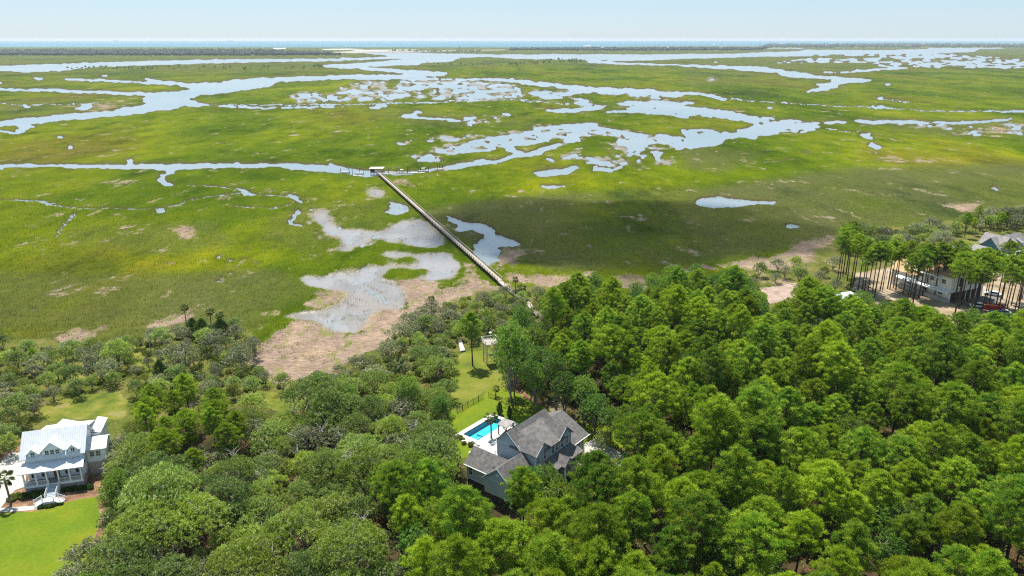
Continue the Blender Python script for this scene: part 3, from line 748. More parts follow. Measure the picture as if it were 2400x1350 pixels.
def pine_mesh(h, cr, base, seed, dens=1.0, flat=.45, ratio=None):
    """crown of needle puffs at branch ends + trunk with limbs; returns crown mesh, trunk mesh"""
    random.seed(seed)
    mb = MB()
    lean = Vector((random.uniform(-.5, .5), random.uniform(-.5, .5), 0))
    tops = [Vector((0, 0, -.5)), Vector((0, 0, base * .5)) + lean * .3, Vector((0, 0, base)) + lean * .6, Vector((0, 0, h * .97)) + lean]
    mb.path(tops, [.24, .19, .15, .04], M['bark'], 7)
    C = []; nb = int(66 * dens)
    for i in range(nb):
        t = (i + random.random()) / nb
        z = base + (h - base) * t
        prof = math.sin(math.pi * min(1, (.18 + .82 * t)) ** (1 + flat)) ** .6 if t < .97 else .25
        prof = max(.15, (1 - (abs(t - .42) / .62) ** 2.2)) if t > .42 else .55 + .45 * t / .42
        r = cr * prof * random.uniform(.72, 1.08)
        an = i * 2.399 + random.uniform(-.4, .4)
        tip = Vector((math.cos(an) * r, math.sin(an) * r, z + random.uniform(.1, .6) * (1.2 - t))) + lean * (.6 + .4 * t)
        a = Vector((0, 0, z - r * .28)) + lean * (.6 + .4 * t)
        mb.tube(a, tip, .055, .02, M['bark'], 3, False)
        C.append(tip)
        for f in ((.62,) if r > 1.2 else ()) + ((.35,) if t > .6 else ()):
            q = a.lerp(tip, f) + Vector((random.uniform(-.5, .5), random.uniform(-.5, .5), random.uniform(.2, .6)))
            C.append(q)
        if random.random() < .5 and r > 1.5:
            s2 = an + random.choice((-1, 1)) * random.uniform(.25, .45)
            C.append(Vector((math.cos(s2) * r * .85, math.sin(s2) * r * .85, z + random.uniform(0, .5))) + lean * .7)
    C.append(Vector((0, 0, h)) + lean)
    C = np.array([tuple(c) for c in C]); n = 100
    P = np.repeat(C, n, 0)
    pr = np.repeat(RNG.uniform(.62, 1.0, len(C)), n)
    D = rdir(len(P), .42)
    P = P + D * (pr * RNG.uniform(.05, .55, len(P)))[:, None] * np.array([1, 1, .8])
    T = needles(P, D, pr * RNG.uniform(.26, .50, len(P)), RNG.uniform(.075, .13, len(P)))
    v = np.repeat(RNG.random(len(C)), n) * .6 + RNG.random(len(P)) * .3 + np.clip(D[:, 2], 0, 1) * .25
    return tri_mesh('crown', T, M['pine'], v), mb.mesh('trunk')

def lobed_mesh(h, cr, base, seed, m='oak', bark='oakbark', nl=16, n=8500, size=.17, lobe=2.1, trunk=.38, limbs=10, cover=1.0, squash=.62):
    """spreading crown of leafy lobes on crooked limbs"""
    random.seed(seed)
    mb = MB()
    L = []
    for i in range(nl):
        an = i * 2.399 + random.uniform(-.3, .3); t = math.sqrt((i + .5) / nl)
        r = (cr - lobe * .7) * t
        z = base + (h - base - lobe * .5) * (1 - .62 * t ** 2.2) * random.uniform(.84, 1.03)
        L.append((math.cos(an) * r, math.sin(an) * r, z, lobe * random.uniform(.68, 1.22)))
    fork = Vector((random.uniform(-.4, .4), random.uniform(-.4, .4), base * .45))
    mb.path([(0, 0, -.5), fork * .5, fork], [trunk * 1.2, trunk, trunk * .9], M[bark], 7)
    tips = [(x, y, z + q * .25) for x, y, z, q in random.sample(L, min(limbs, nl))]
    bezier_limbs(mb, fork, tips, trunk * .55, M[bark], .35, 5)
    # thinner branches between lobes
    for _ in range(limbs):                                # bare pale twigs above the leaves
        a = random.choice(L); an = random.uniform(0, 6.28); e = Vector((a[0] + math.cos(an) * a[3] * 1.1, a[1] + math.sin(an) * a[3] * 1.1, a[2] + a[3] * random.uniform(.3, .75)))
        mb.tube(a[:3], e, .06, .02, M['deadwood'], 3, False)
    for _ in range(limbs * 2):
        a = random.choice(L); b = random.choice(L)
        if (Vector(a[:3]) - Vector(b[:3])).length < cr * .9:
            mb.tube(a[:3], (b[0], b[1], b[2] + b[3] * .75), .06, .02, M[bark], 3, False)
    L = np.array(L)
    wts = L[:, 3] ** 2; idx = RNG.choice(len(L), n, p=wts / wts.sum())
    D = rdir(n, .38)
    sub = rdir(n // 12 + 1)                               # sprays: leaves gathered in small clumps
    rad = 1 - np.abs(RNG.normal(0, .16, n))
    clump = (np.arange(n) // 12) % len(sub)
    idx = idx[(np.arange(n) // 12) * 12 % n]
    sub[:, 2] += .4; sub /= np.linalg.norm(sub, axis=1, keepdims=True)
    rr = (1 - np.abs(RNG.normal(0, .17, len(sub))))[clump]
    P = L[idx, :3] + sub[clump] * (L[idx, 3] * rr)[:, None] * np.array([1, 1, squash + .2]) + D * RNG.uniform(.05, .34, n)[:, None]
    F = leaves(P, RNG.uniform(.6, 1.2, n) * size)
    v = RNG.random(len(sub))[clump] * .75 + RNG.random(n) * .25
    return tri_mesh('crown', F, M[m], v), mb.mesh('trunk')

def cone_mesh(h, cr, seed, n=3200, m='cedar'):
    random.seed(seed); mb = MB(); mb.tube((0, 0, -.3), (0, 0, h * .9), .14, .03, M['bark'], 6)
    t = RNG.random(n); an = RNG.uniform(0, 6.283, n)
    lump = 1 + .25 * np.sin(an * 3 + t * 9) + .15 * np.sin(an * 7 - t * 21)
    r = cr * np.sin(np.pi * (t * .9 + .09)) ** .7 * (1.15 - .5 * t) * lump * np.sqrt(RNG.uniform(.45, 1, n))
    P = np.stack([np.cos(an) * r, np.sin(an) * r, .25 + t * h], -1)
    D = rdir(n, .9)
    return tri_mesh('crown', needles(P, D, RNG.uniform(.3, .6, n), RNG.uniform(.1, .22, n)), M[m], RNG.random(n)), mb.mesh('trunk')

def shrub_mesh(r, h, seed, m, n=1500, size=.13):
    k = 7; A = RNG.uniform(0, 6.283, k); Rr = r * .55 * np.sqrt(RNG.random(k))
    L = np.stack([np.cos(A) * Rr, np.sin(A) * Rr, h * RNG.uniform(.3, .65, k)], -1)
    i = RNG.integers(0, k, n); D = rdir(n, .3)
    P = L[i] + D * (np.array([r * .6, r * .6, h * .42]) * RNG.uniform(.7, 1, n)[:, None])
    P[:, 2] = np.maximum(P[:, 2], .05)
    return tri_mesh('foliage', leaves(P, RNG.uniform(.7, 1.2, n) * size), M[m], RNG.random(n))

def dead_tree_mesh(h, seed, m='deadwood', spread=.5, n=14):
    random.seed(seed); mb = MB()
    pts = [Vector((0, 0, -.3))]
    for i in range(4): pts.append(pts[-1] + Vector((random.uniform(-.35, .35), random.uniform(-.35, .35), h / 4)))
    mb.path(pts, [.22, .18, .14, .09, .03], M[m], 6)
    for i in range(n):
        t = random.uniform(.35, .95); q = t * 4; j = min(3, int(q)); a = pts[j].lerp(pts[j + 1], q - j)
        an = random.uniform(0, 6.28); L = h * spread * (1.1 - t) * random.uniform(.6, 1.2)
        b = a + Vector((math.cos(an) * L, math.sin(an) * L, L * random.uniform(.2, .9)))
        mid = a.lerp(b, .5) + Vector((random.uniform(-.1, .1) * L, random.uniform(-.1, .1) * L, .12 * L))
        mb.path([a, mid, b], [.07, .045, .015], M[m], 4)
        for _ in range(2):
            c = mid.lerp(b, random.random()); e = c + Vector((random.uniform(-.4, .4), random.uniform(-.4, .4), random.uniform(.1, .5))) * L * .6
            mb.tube(c, e, .03, .01, M[m], 3, False)
    return mb.mesh('trunk')

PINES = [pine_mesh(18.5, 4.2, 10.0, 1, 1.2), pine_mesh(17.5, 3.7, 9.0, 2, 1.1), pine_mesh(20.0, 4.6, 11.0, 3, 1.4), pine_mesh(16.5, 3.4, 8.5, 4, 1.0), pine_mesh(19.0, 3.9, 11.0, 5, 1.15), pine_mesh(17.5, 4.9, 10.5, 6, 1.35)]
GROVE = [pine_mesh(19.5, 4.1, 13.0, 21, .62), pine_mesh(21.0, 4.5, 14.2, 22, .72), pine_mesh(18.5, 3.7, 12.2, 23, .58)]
OAKS = [lobed_mesh(9.5, 6.6, 3.4, 31, nl=30, n=15000, lobe=1.55, size=.15), lobed_mesh(8.8, 5.8, 3.0, 32, nl=26, n=12000, lobe=1.45, size=.15), lobed_mesh(10.5, 7.2, 4.0, 33, nl=36, n=18000, lobe=1.6, size=.15), lobed_mesh(7.8, 5.0, 2.5, 34, nl=20, n=9500, lobe=1.4, size=.15)]
GREYOAKS = [lobed_mesh(6.5, 3.8, 1.6, 41, m='greyscrub', nl=14, n=3600, lobe=1.3, trunk=.2, size=.15), lobed_mesh(5.5, 3.0, 1.5, 42, m='greyscrub', nl=11, n=2600, lobe=1.1, trunk=.16, size=.14)]
BROADS = [lobed_mesh(13.5, 4.2, 4.0, 51, m='broad', nl=20, n=8500, lobe=1.9, trunk=.25, squash=.9), lobed_mesh(12.0, 3.6, 3.5, 52, m='broad', nl=16, n=7000, lobe=1.7, trunk=.22, squash=.9)]
SCRUB = [lobed_mesh(5.0, 2.7, 1.2, 61, m='oak', nl=11, n=3200, lobe=1.15, trunk=.12, size=.14), lobed_mesh(4.2, 2.3, 1.0, 62, m='shrub', nl=9, n=2600, lobe=1.0, trunk=.1, size=.13), lobed_mesh(6.2, 3.2, 1.8, 63, m='oak', nl=13, n=3600, lobe=1.2, trunk=.14, size=.15)]
CEDARS = [cone_mesh(7.0, 1.9, 71), cone_mesh(5.5, 1.6, 72)]
SHRUBS = [shrub_mesh(1.3, 1.5, 81, 'shrub'), shrub_mesh(1.0, 1.1, 82, 'shrub'), shrub_mesh(1.5, 1.7, 83, 'greyscrub')]
HEDGES = [shrub_mesh(.9, 1.2, 84, 'hedge', 1100, .11), shrub_mesh(.7, .9, 85, 'hedge', 900, .10)]
DEADS = [dead_tree_mesh(8, 91), dead_tree_mesh(6, 92, n=10), dead_tree_mesh(11, 93, spread=.35)]

COUNT = {}
def plant(kind, meshes, x, y, z, s, rz, label, cat, group, hs=1.0, tilt=0.0):
    COUNT[kind] = COUNT.get(kind, 0) + 1
    r = empty(kind, (x, y, z), rz, label, cat, group)
    r.rotation_euler = (random.uniform(-tilt, tilt), random.uniform(-tilt, tilt), rz)
    r.scale = (s * random.uniform(.86, 1.17), s * random.uniform(.86, 1.17), s * hs)
    cm, tm = meshes
    if cm: link('crown', cm, r)
    if tm: link('trunk', tm, r)
    return r

# ------------------------------------------------------------------ where trees may stand: nothing that the photo shows open is covered
KEEP = [
 [(-200,1060),(15,1055),(45,1020),(60,1005),(130,968),(235,965),(262,1005),(262,1050),(225,1062),(228,1088),(196,1115),(205,1165),(232,1168),(238,1230),(205,1290),(140,1352),(-200,1420)],
 [(1058,975),(1090,935),(1140,912),(1170,925),(1195,940),(1262,955),(1312,960),(1400,1010),(1462,1060),(1440,1078),(1372,1060),(1345,1105),(1300,1085),(1268,1072),(1215,1112),(1180,1150),(1096,1130),(1090,1085),(1062,1030)],
 [(1092,860),(1135,845),(1150,890),(1150,915),(1110,925),(1078,945),(1082,905)],
 [(1170,1228),(1240,1238),(1238,1300),(1200,1308),(1165,1270)],
 [(150,958),(262,930),(280,948),(190,976)],
 [(620,925),(690,935),(680,965),(640,960)],
 [(1068,798),(1092,798),(1092,828),(1070,828)], [(1130,788),(1168,788),(1165,850),(1135,850)],
 [(2105,640),(2330,610),(2400,690),(2380,725),(2320,730),(2240,715),(2100,685),(2030,690),(2020,650)],
 [(2220,555),(2300,540),(2480,540),(2480,605),(2370,600),(2250,585)],
 [(1780,670),(1870,665),(1850,700),(1800,705)],
 [(2110,790),(2150,790),(2150,800),(2110,800)],
]
def ok(x, y, zc, rad, keeps=KEEP, vr=1.0):
    vr = 1.3 if zc > 12 else 1.55 if zc > 6 else 1.0
    """a crown of this radius covers no pixel of an open place"""
    px, py = Pn(x, y, zc); zz = y * CT - (zc - H) * ST; r = rad * FPX / zz
    a = np.linspace(0, 6.283, 13)
    X = np.append(px + np.cos(a) * r * .9, px); Y = np.append(py + np.sin(a) * r * .85 * vr, py)
    for k in keeps:
        if inpoly(X, Y, k).any(): return False
    return True
PLACED = []
FOOT = []   # ground rectangles of houses: (frame origin, cos, sin, u0,u1,v0,v1)
def infoot(x, y):
    for (ox, oy, c, s, u0, u1, v0, v1) in FOOT:
        dx, dy = x - ox, y - oy; u = dx * c + dy * s; v = -dx * s + dy * c
        if u0 < u < u1 and v0 < v < v1: return True
    return False
def scatter(poly, zc, dmin, nmax, fn, seed, rad=3.5, keeps=KEEP, px_space=True, tries=9000, own=None):
    """throw darts inside a traced outline of crowns at height zc"""
    rg = np.random.default_rng(seed)
    P = np.array([tuple(G(x, y, zc))[:2] for x, y in poly]); lo, hi = P.min(0), P.max(0)
    lst = [tuple(p) for p in P]; got = 0
    C = rg.uniform(lo, hi, (tries, 2)); ins = inpoly(C[:, 0], C[:, 1], lst); C = C[ins]
    here = own if own is not None else PLACED
    for x, y in C:
        if got >= nmax: break
        dd = dmin * (.85 + .35 * rg.random())
        if any((x - a) ** 2 + (y - b) ** 2 < (.5 * (dd + d)) ** 2 for a, b, d in here): continue
        if infoot(x, y) or not ok(x, y, zc, rad, keeps): continue
        here.append((x, y, dd)); got += 1; fn(x, y, rg)
    return got

# ------------------------------------------------------------------ houses
def frame(px, py, az, name, label, cat, foot, z=1.2, group=None):
    o = G(px, py, z); th = R(90 - az)
    e = empty(name, (o.x, o.y, 0), th, label, cat, group)
    FOOT.append((o.x, o.y, math.cos(th), math.sin(th), *foot))
    return e, (lambda u, v, zz=0.0: Vector((o.x + u * math.cos(th) - v * math.sin(th), o.y + u * math.sin(th) + v * math.cos(th), zz)))

def window(parent, c, wdir, n, w_, h_, fm, muntins=1, name='window'):
    """double-hung window: c centre, wdir along the wall, n outward; frame mesh with a pane child"""
    wd = Vector(wdir); n = Vector(n); up = Vector((0, 0, 1)); c = Vector(c); mb = MB()
    def bar(a0, a1, b0, b1, d=.07):
        pts = [c + wd * a0 + up * b0, c + wd * a1 + up * b0, c + wd * a1 + up * b1, c + wd * a0 + up * b1]
        mb.extr(pts, n * d, fm)
    t = .13
    bar(-w_ / 2 - t, -w_ / 2, -h_ / 2 - t, h_ / 2 + t); bar(w_ / 2, w_ / 2 + t, -h_ / 2 - t, h_ / 2 + t)
    bar(-w_ / 2, w_ / 2, h_ / 2, h_ / 2 + t, .09); bar(-w_ / 2, w_ / 2, -h_ / 2 - t, -h_ / 2, .1)
    bar(-w_ / 2, w_ / 2, -.035, .035, .06)
    for k in range(muntins):
        x = -w_ / 2 + w_ * (k + 1) / (muntins + 1); bar(x - .022, x + .022, -h_ / 2, h_ / 2, .05)
    f = mb.obj(name, parent)
    pb = MB(); pb.extr([c + wd * a + up * b_ for a, b_ in ((-w_ / 2, -h_ / 2), (w_ / 2, -h_ / 2), (w_ / 2, h_ / 2), (-w_ / 2, h_ / 2))], n * .03, M['glass'])
    pb.obj('pane', f)
    return f

def seams(mb, pa, pb_, pc, pd, n, m, h=.05, w_=.05):
    """standing seams on a roof plane: pa->pb is the eave, pd->pc the ridge"""
    pa, pb_, pc, pd = map(Vector, (pa, pb_, pc, pd))
    for i in range(n + 1):
        t = i / n; a = pa.lerp(pb_, t); b = pd.lerp(pc, t); d = (pb_ - pa).normalized() * w_ / 2
        up = Vector((0, 0, h))
        V = [a - d, a + d, b + d, b - d]; V += [p + up for p in V]
        mb.add(V, [(4, 5, 6, 7), (0, 1, 5, 4), (1, 2, 6, 5), (2, 3, 7, 6), (3, 0, 4, 7)], m)
def railing(parent, pts, m, h=.95, gap=.16, name='railing', post=True):
    mb = MB(); pts = [Vector(p) for p in pts]; up = Vector((0, 0, 1))
    for a, b in zip(pts[:-1], pts[1:]):
        mb.tube(a + up * h, b + up * h, .05, .05, m, 4); mb.tube(a + up * .12, b + up * .12, .035, .035, m, 4)
        n = max(1, int((b - a).length / gap))
        for i in range(1, n):
            p = a.lerp(b, i / n); mb.tube(p + up * .12, p + up * h, .022, .022, m, 4, False)
    if post:
        for p in pts: mb.tube(p, p + up * (h + .12), .075, .075, m, 4)
    return mb.obj(name, parent)
def gable(parent, axis, c, half, e0, e1, ze, zr, over, m, t=.16, name='roof_slope', under=None):
    """two roof slopes; axis 'u' or 'v' is the ridge direction, c its line, from e0 to e1"""
    for s in (-1, 1):
        sl_ = (zr - ze) / half
        lo = c + s * (half + over); zl = ze - sl_ * over
        P = [(e0, lo, zl), (e1, lo, zl), (e1, c, zr), (e0, c, zr)] if axis == 'u' else [(lo, e0, zl), (lo, e1, zl), (c, e1, zr), (c, e0, zr)]
        MB().slab(P, t, m).obj(name, parent)
def tri_wall(mb, axis, pos, d, c, half, z0, z1, m):
    """gable wall triangle at pos, thickness d along its normal"""
    if axis == 'u': mb.extr([(pos, c - half, z0), (pos, c + half, z0), (pos, c, z1)], (d, 0, 0), m)
    else: mb.extr([(c - half, pos, z0), (c + half, pos, z0), (c, pos, z1)], (0, d, 0), m)

# ---- white house with the metal roof
WH, whp = frame(60.09, 1158.76, 74.3, 'white_house', 'white two-storey house with pale metal roof, three dormers and a front porch stair', 'house', (-1.5, 16.5, -7, 16))
mr = M['metalroof']; sw = M['siding_w']
b = MB(); b.box(.1, 10.9, .25, 2.5, 1.0, 2.6, M['brick']); b.box(.15, 10.85, 2.5, 11.2, 1.0, 2.85, M['brick'])
b.box(11, 14.6, 4.6, 9.5, 1.0, 4.2, M['brick']); b.obj('foundation', WH)
for u in (1.8, 7.6, 9.3): MB().box(u - .1, u + .1, .12, .25, 1.0, 2.6, M['brick']).obj('pilaster', WH)
b = MB(); b.box(0, 10.95, 0, 2.5, 2.62, 2.85, M['deckwood']); b.box(-.05, 11.0, -.06, 0, 2.5, 2.95, M['white']); b.obj('porch_floor', WH)
for u in (.22, 2.42, 4.35, 6.5, 8.6, 10.72):
    b = MB(); b.box(u - .13, u + .13, .05, .31, 2.85, 5.82, M['white']); b.box(u - .2, u + .2, -.02, .38, 5.6, 5.83, M['white']); b.box(u - .2, u + .2, -.02, .38, 2.85, 3.05, M['white']); b.obj('column', WH)
b = MB(); b.box(-.05, 11.0, -.02, .4, 5.83, 6.05, M['white']); b.obj('porch_beam', WH)
for a0, a1 in ((.36, 2.28), (2.56, 4.2), (6.64, 8.46), (8.74, 10.58)): railing(WH, [(a0, .18, 2.85), (a1, .18, 2.85)], M['white'], .9, .14, post=False)
railing(WH, [(.2, .35, 2.85), (.2, 2.3, 2.85)], M['white'], .9, .14, post=False); railing(WH, [(10.75, .35, 2.85), (10.75, 2.3, 2.85)], M['white'], .9, .14, post=False)
# body
b = MB(); b.box(.3, 10.9, 2.5, 10.9, 2.85, 8.2, sw)
for u0, u1 in ((.3, .5), (10.7, 10.9)): b.extr([(u0, 2.5, 8.2), (u0, 10.9, 8.2), (u0, 6.7, 11.95)], (u1 - u0, 0, 0), sw)
b.obj('wall', WH)
b = MB(); b.box(11.0, 14.7, 4.5, 9.6, 4.2, 7.2, sw); b.obj('side_wing_wall', WH)
MB().box(5.0, 6.1, 2.42, 2.5, 2.87, 5.1, M['doorwood']).obj('front_door', WH)
for u in (1.3, 3.2, 7.6, 9.6): window(WH, (u, 2.5, 4.2), (1, 0, 0), (0, -1, 0), .9, 1.6, M['white'])
# porch roof
P = [(-.5, -.55, 6.15), (11.55, -.55, 6.15), (11.2, 2.5, 7.02), (-.15, 2.5, 7.02)]
pr_ = MB().slab(P, .14, mr).obj('porch_roof', WH); s_ = MB(); seams(s_, *P, 26, mr); s_.obj('roof_seams', pr_, kind='stuff')
MB().box(-.4, 11.4, -.45, 2.5, 6.0, 6.03, M['blue']).obj('porch_ceiling', WH, label='porch ceiling coloured with the blue shade under the eaves')  # blue-violet shade under the eaves is put into the ceiling colour
# main roof
for s in (-1, 1):
    lo = 6.7 + s * 4.75; zl = 7.95
    P = [(-.55, lo, zl), (11.65, lo, zl), (11.65, 6.7, 12.1), (-.55, 6.7, 12.1)]
    rf = MB().slab(P, .16, mr).obj('roof_slope', WH); s_ = MB(); seams(s_, *P, 28, mr, .06); s_.obj('roof_seams', rf, kind='stuff')
# dormers: centre u, half width, eave z, ridge z, windows
def dormer(cu, hw, ze, zr, nw):
    v0 = 2.44
    b = MB(); b.extr([(cu - hw, v0, 7.6), (cu + hw, v0, 7.6), (cu + hw, v0, ze), (cu, v0, zr - .12), (cu - hw, v0, ze)], (0, 3.4, 0), sw)
    d = b.obj('dormer', WH)
    k = (zr - ze) / hw
    for s in (-1, 1):
        lo = cu + s * (hw + .35); P = [(lo, v0 - .35, ze - .35 * k), (cu, v0 - .35, zr), (cu, 2.0 + (zr - 8.0) / .874 + .15, zr), (lo, 2.0 + (ze - .35 * k - 8.0) / .874 + .15, ze - .35 * k)]
        MB().slab(P, .1, mr).obj('dormer_roof', d)
    for i in range(nw):
        window(d, (cu + (i - (nw - 1) / 2) * .98, v0, 8.62 if nw == 1 else 8.75), (1, 0, 0), (0, -1, 0), .72, 1.05, M['white'])
dormer(1.95, .95, 9.15, 10.1, 1); dormer(5.55, 1.95, 9.35, 11.2, 3); dormer(9.35, .95, 9.15, 10.1, 1)
# rear block with low hip roof, side wing roofs
b = MB(); b.box(1.6, 10.9, 10.9, 14.5, 1.2, 8.6, sw); b.obj('rear_wall', WH)
P = [(1.2, 14.9, 8.4), (1.2, 7.6, 9.9), (4.2, 10.6, 10.8), (9.4, 10.6, 10.8)]
b = MB()
ap = (6.1, 11.4, 11.6)
b.slab([(1.3, 14.7, 9.1), (1.3, 7.4, 10.9), (10.9, 7.4, 10.9), (10.9, 14.7, 9.1)], .15, mr); b.obj('rear_roof', WH)
b = MB(); c4 = [(3.6, 8.0, 10.8), (8.6, 8.0, 10.8), (8.6, 13.9, 9.35), (3.6, 13.9, 9.35)]
for i in range(4): b.add([c4[i], c4[(i + 1) % 4], (6.1, 10.6, 12.2)], [(0, 1, 2)], mr)
b.obj('hip_roof', WH)
P = [(10.95, 4.1, 7.3), (15.1, 4.1, 7.3), (14.9, 7.6, 8.5), (10.95, 7.6, 8.5)]
MB().slab(P, .12, mr).obj('wing_roof', WH); MB().slab([(10.95, 7.6, 8.5), (14.9, 7.6, 8.5), (15.1, 9.9, 7.5), (10.95, 9.9, 7.5)], .12, mr).obj('wing_roof', WH)
for u in (12.1, 13.3): window(WH, (u, 4.5, 6.1), (1, 0, 0), (0, -1, 0), .8, 1.15, M['white'])
MB().slab([(10.9, 10.2, 8.7), (12.9, 10.2, 8.1), (12.9, 17.2, 8.1), (10.9, 17.2, 8.7)], .14, mr).obj('rear_wing_roof', WH)
MB().box(10.92, 12.5, 10.4, 17.0, 1.2, 8.0, sw).obj('rear_wing_wall', WH)
# front stair: straight flight down to a landing, then a short flight to each side
M['step'] = mat('grey_painted_step', (.34, .38, .42), .6, .1, 3)
n = 9
for i in range(n):
    z = 2.85 - (i + 1) * .11; v = -.42 * (i + 1)
    t_ = MB().box(4.7, 6.5, v, v + .40, z - .05, z, M['step']).obj('tread', WH)
    MB().box(4.7, 6.5, v + .405, v + .43, z, z + .06, M['white']).obj('riser', WH)
b = MB()
for u in (4.6, 6.5): b.extr([(u, 0, 1.1), (u, 0, 2.75), (u, -3.8, 1.8), (u, -3.8, 1.1)], (.09, 0, 0), M['white'])
b.obj('stringer', WH)
b = MB(); b.slab([(4.1, -3.8, 1.8), (4.5, -5.1, 1.8), (6.7, -5.1, 1.8), (7.1, -3.8, 1.8)], .55, M['white']); b.obj('landing', WH)
for s in (-1, 1):
    d = Vector((s * .93, -.37, 0)); q = Vector((-d.y, d.x, 0))
    for i in range(4):
        c = Vector((5.6 + s * (1.42 + .34 * i), -4.55 - .13 * i, 1.72 - .12 * i))
        b = MB(); b.slab([c - d * .18 - q * .72, c + d * .18 - q * .72, c + d * .18 + q * .72, c - d * .18 + q * .72], .14, M['white']); b.obj('tread', WH)
    railing(WH, [(5.6 + s * .95, -5.15, 1.8), (5.6 + s * 2.3, -5.75, 1.3)], M['white'], .8, .17)
    railing(WH, [(5.6 + s * 1.5, -3.8, 1.8), (5.6 + s * 2.85, -4.3, 1.3)], M['white'], .8, .17)
    railing(WH, [(5.6 + s * .95, -.1, 2.8), (5.6 + s * .95, -3.8, 1.8)], M['white'], .85, .17)
railing(WH, [(4.6, -5.08, 1.8), (6.6, -5.08, 1.8)], M['white'], .8, .15)
WHP = whp

# ---- grey-blue house in the middle of the wood
GH, ghp = frame(1095.17, 1135.4, 38.3, 'grey_house', 'large grey-blue house with grey shingle gables beside the swimming pool', 'house', (-2.5, 26.5, -17, 2))
sg = M['siding_g']; sh = M['shingle']; tm_ = M['trim']
b = MB(); b.box(.1, 6.2, -6.2, -.1, 1.0, 3.05, M['foundation']); b.box(-1.5, 6.4, -13.1, -6.2, 1.0, 3.05, M['foundation']); b.box(6.4, 19.0, -13.0, -3.0, 1.0, 3.05, M['foundation']); b.box(19.0, 24.3, -12.8, .2, 1.0, 3.05, M['foundation'])
b.obj('foundation', GH)
# wing nearest the lawn, ridge along v
b = MB(); b.box(0, 5.8, -6.2, 0, 3.05, 6.35, sg); tri_wall(b, 'v', -.15, .15, 2.9, 2.9, 6.35, 8.75, sg); b.obj('wing_wall', GH)
b = MB(); b.box(-.06, 5.86, -6.2, .06, 2.95, 3.2, tm_); b.box(-.05, .1, -.15, .05, 3.2, 6.3, tm_); b.obj('wing_trim', GH)
gable(GH, 'v', 2.9, 2.9, -9.5, .5, 6.55, 9.0, .42, sh)
b = MB(); b.box(-.56, -.4, -6.0, .5, 6.02, 6.2, M['white']); b.obj('gutter', GH)
window(GH, (0, -1.1, 4.9), (0, 1, 0), (-1, 0, 0), .95, 1.7, M['white']); window(GH, (0, -5.3, 5.0), (0, 1, 0), (-1, 0, 0), .95, 1.5, M['white'])
# front gable wing, ridge along u
b = MB(); b.box(-1.6, 6.5, -13.1, -6.3, 3.05, 6.4, sg); tri_wall(b, 'u', -1.6, .2, -9.7, 3.4, 6.4, 9.35, sg); b.obj('front_wing_wall', GH)
b = MB(); b.box(-1.68, -1.6, -13.1, -6.3, 6.3, 6.52, tm_); b.box(-1.68, -1.6, -13.15, -12.95, 3, 6.3, tm_); b.box(-1.68, -1.6, -6.45, -6.25, 3, 6.3, tm_)
for s in (-1, 1): b.extr([(-2.05, -9.7 + s * 4.0, 6.05), (-2.05, -9.7 + s * 4.0, 6.3), (-2.05, -9.7, 9.66), (-2.05, -9.7, 9.38)], (.08, 0, 0), tm_)
b.obj('front_wing_trim', GH)
gable(GH, 'u', -9.7, 3.55, -2.0, 7.4, 6.62, 9.65, .4, sh)
b = MB()
ring = [(-1.66, -9.7 + .32 * math.cos(a), 8.05 + .32 * math.sin(a)) for a in np.linspace(0, 6.283, 13)[:-1]]
b.extr(ring, (-.06, 0, 0), M['white']); b.obj('round_vent', GH)
b = MB()
for (v0, z0, v1, z1) in ((-10.15, 7.5, -9.95, 7.5), (-10.0, 7.5, -10.0, 7.1), (-9.4, 7.1, -9.4, 7.45), (-9.4, 7.45, -9.15, 7.45), (-9.85, 7.35, -9.55, 7.35)): b.tube((-1.66, v0, z0), (-1.66, v1, z1), .04, .04, M['white'], 4)
b.obj('gable_ornament', GH)
# main upper storey
b = MB(); b.box(6.4, 18.9, -13.1, -3.0, 3.05, 10.0, sg); tri_wall(b, 'u', 6.4, .2, -5.75, 3.3, 10.0, 12.6, sg); tri_wall(b, 'v', -13.1, .2, 8.7, 2.35, 10.0, 11.75, sg); tri_wall(b, 'v', -13.1, .2, 16.75, 2.25, 10.0, 11.9, sg); b.obj('main_wall', GH)
for q in ((6.32, 6.4, -9.0, -2.9, 9.85, 10.1), (6.4, 11.1, -13.18, -13.1, 9.85, 10.08), (14.3, 19, -13.18, -13.1, 9.85, 10.08)): MB().box(*q, tm_).obj('fascia', GH)
for q in ((6.3, 6.42, -3.15, -2.92, 6.5, 9.84), (6.3, 6.45, -13.15, -12.95, 6, 9.84), (18.8, 19.0, -13.18, -13.1, 6.9, 9.84)): MB().box(*q, tm_).obj('corner_board', GH)
for s in (-1, 1):
    MB().extr([(6.0, -5.75 + s * 3.7, 9.45), (6.0, -5.75 + s * 3.7, 9.7), (6.0, -5.75, 12.9), (6.0, -5.75, 12.6)], (.08, 0, 0), tm_).obj('rake_board', GH)
    for cu, zr in ((8.7, 12.0), (16.75, 12.2)): MB().extr([(cu + s * 2.75, -13.5, 9.6), (cu + s * 2.75, -13.5, 9.85), (cu, -13.5, zr), (cu, -13.5, zr - .28)], (0, .08, 0), tm_).obj('rake_board', GH)
gable(GH, 'u', -5.75, 3.05, 6.0, 19.5, 10.15, 12.9, .3, sh)
for cu, zr, hw in ((8.7, 12.02, 2.35), (16.75, 12.22, 2.25)): gable(GH, 'v', cu, hw, -13.5, -6.4, 10.1, zr, .35, sh, name='cross_gable_roof')
MB().slab([(8.9, -13.5, 9.95), (16.6, -13.5, 9.95), (16.6, -6.5, 12.1), (8.9, -6.5, 12.1)], .16, sh).obj('middle_roof', GH)
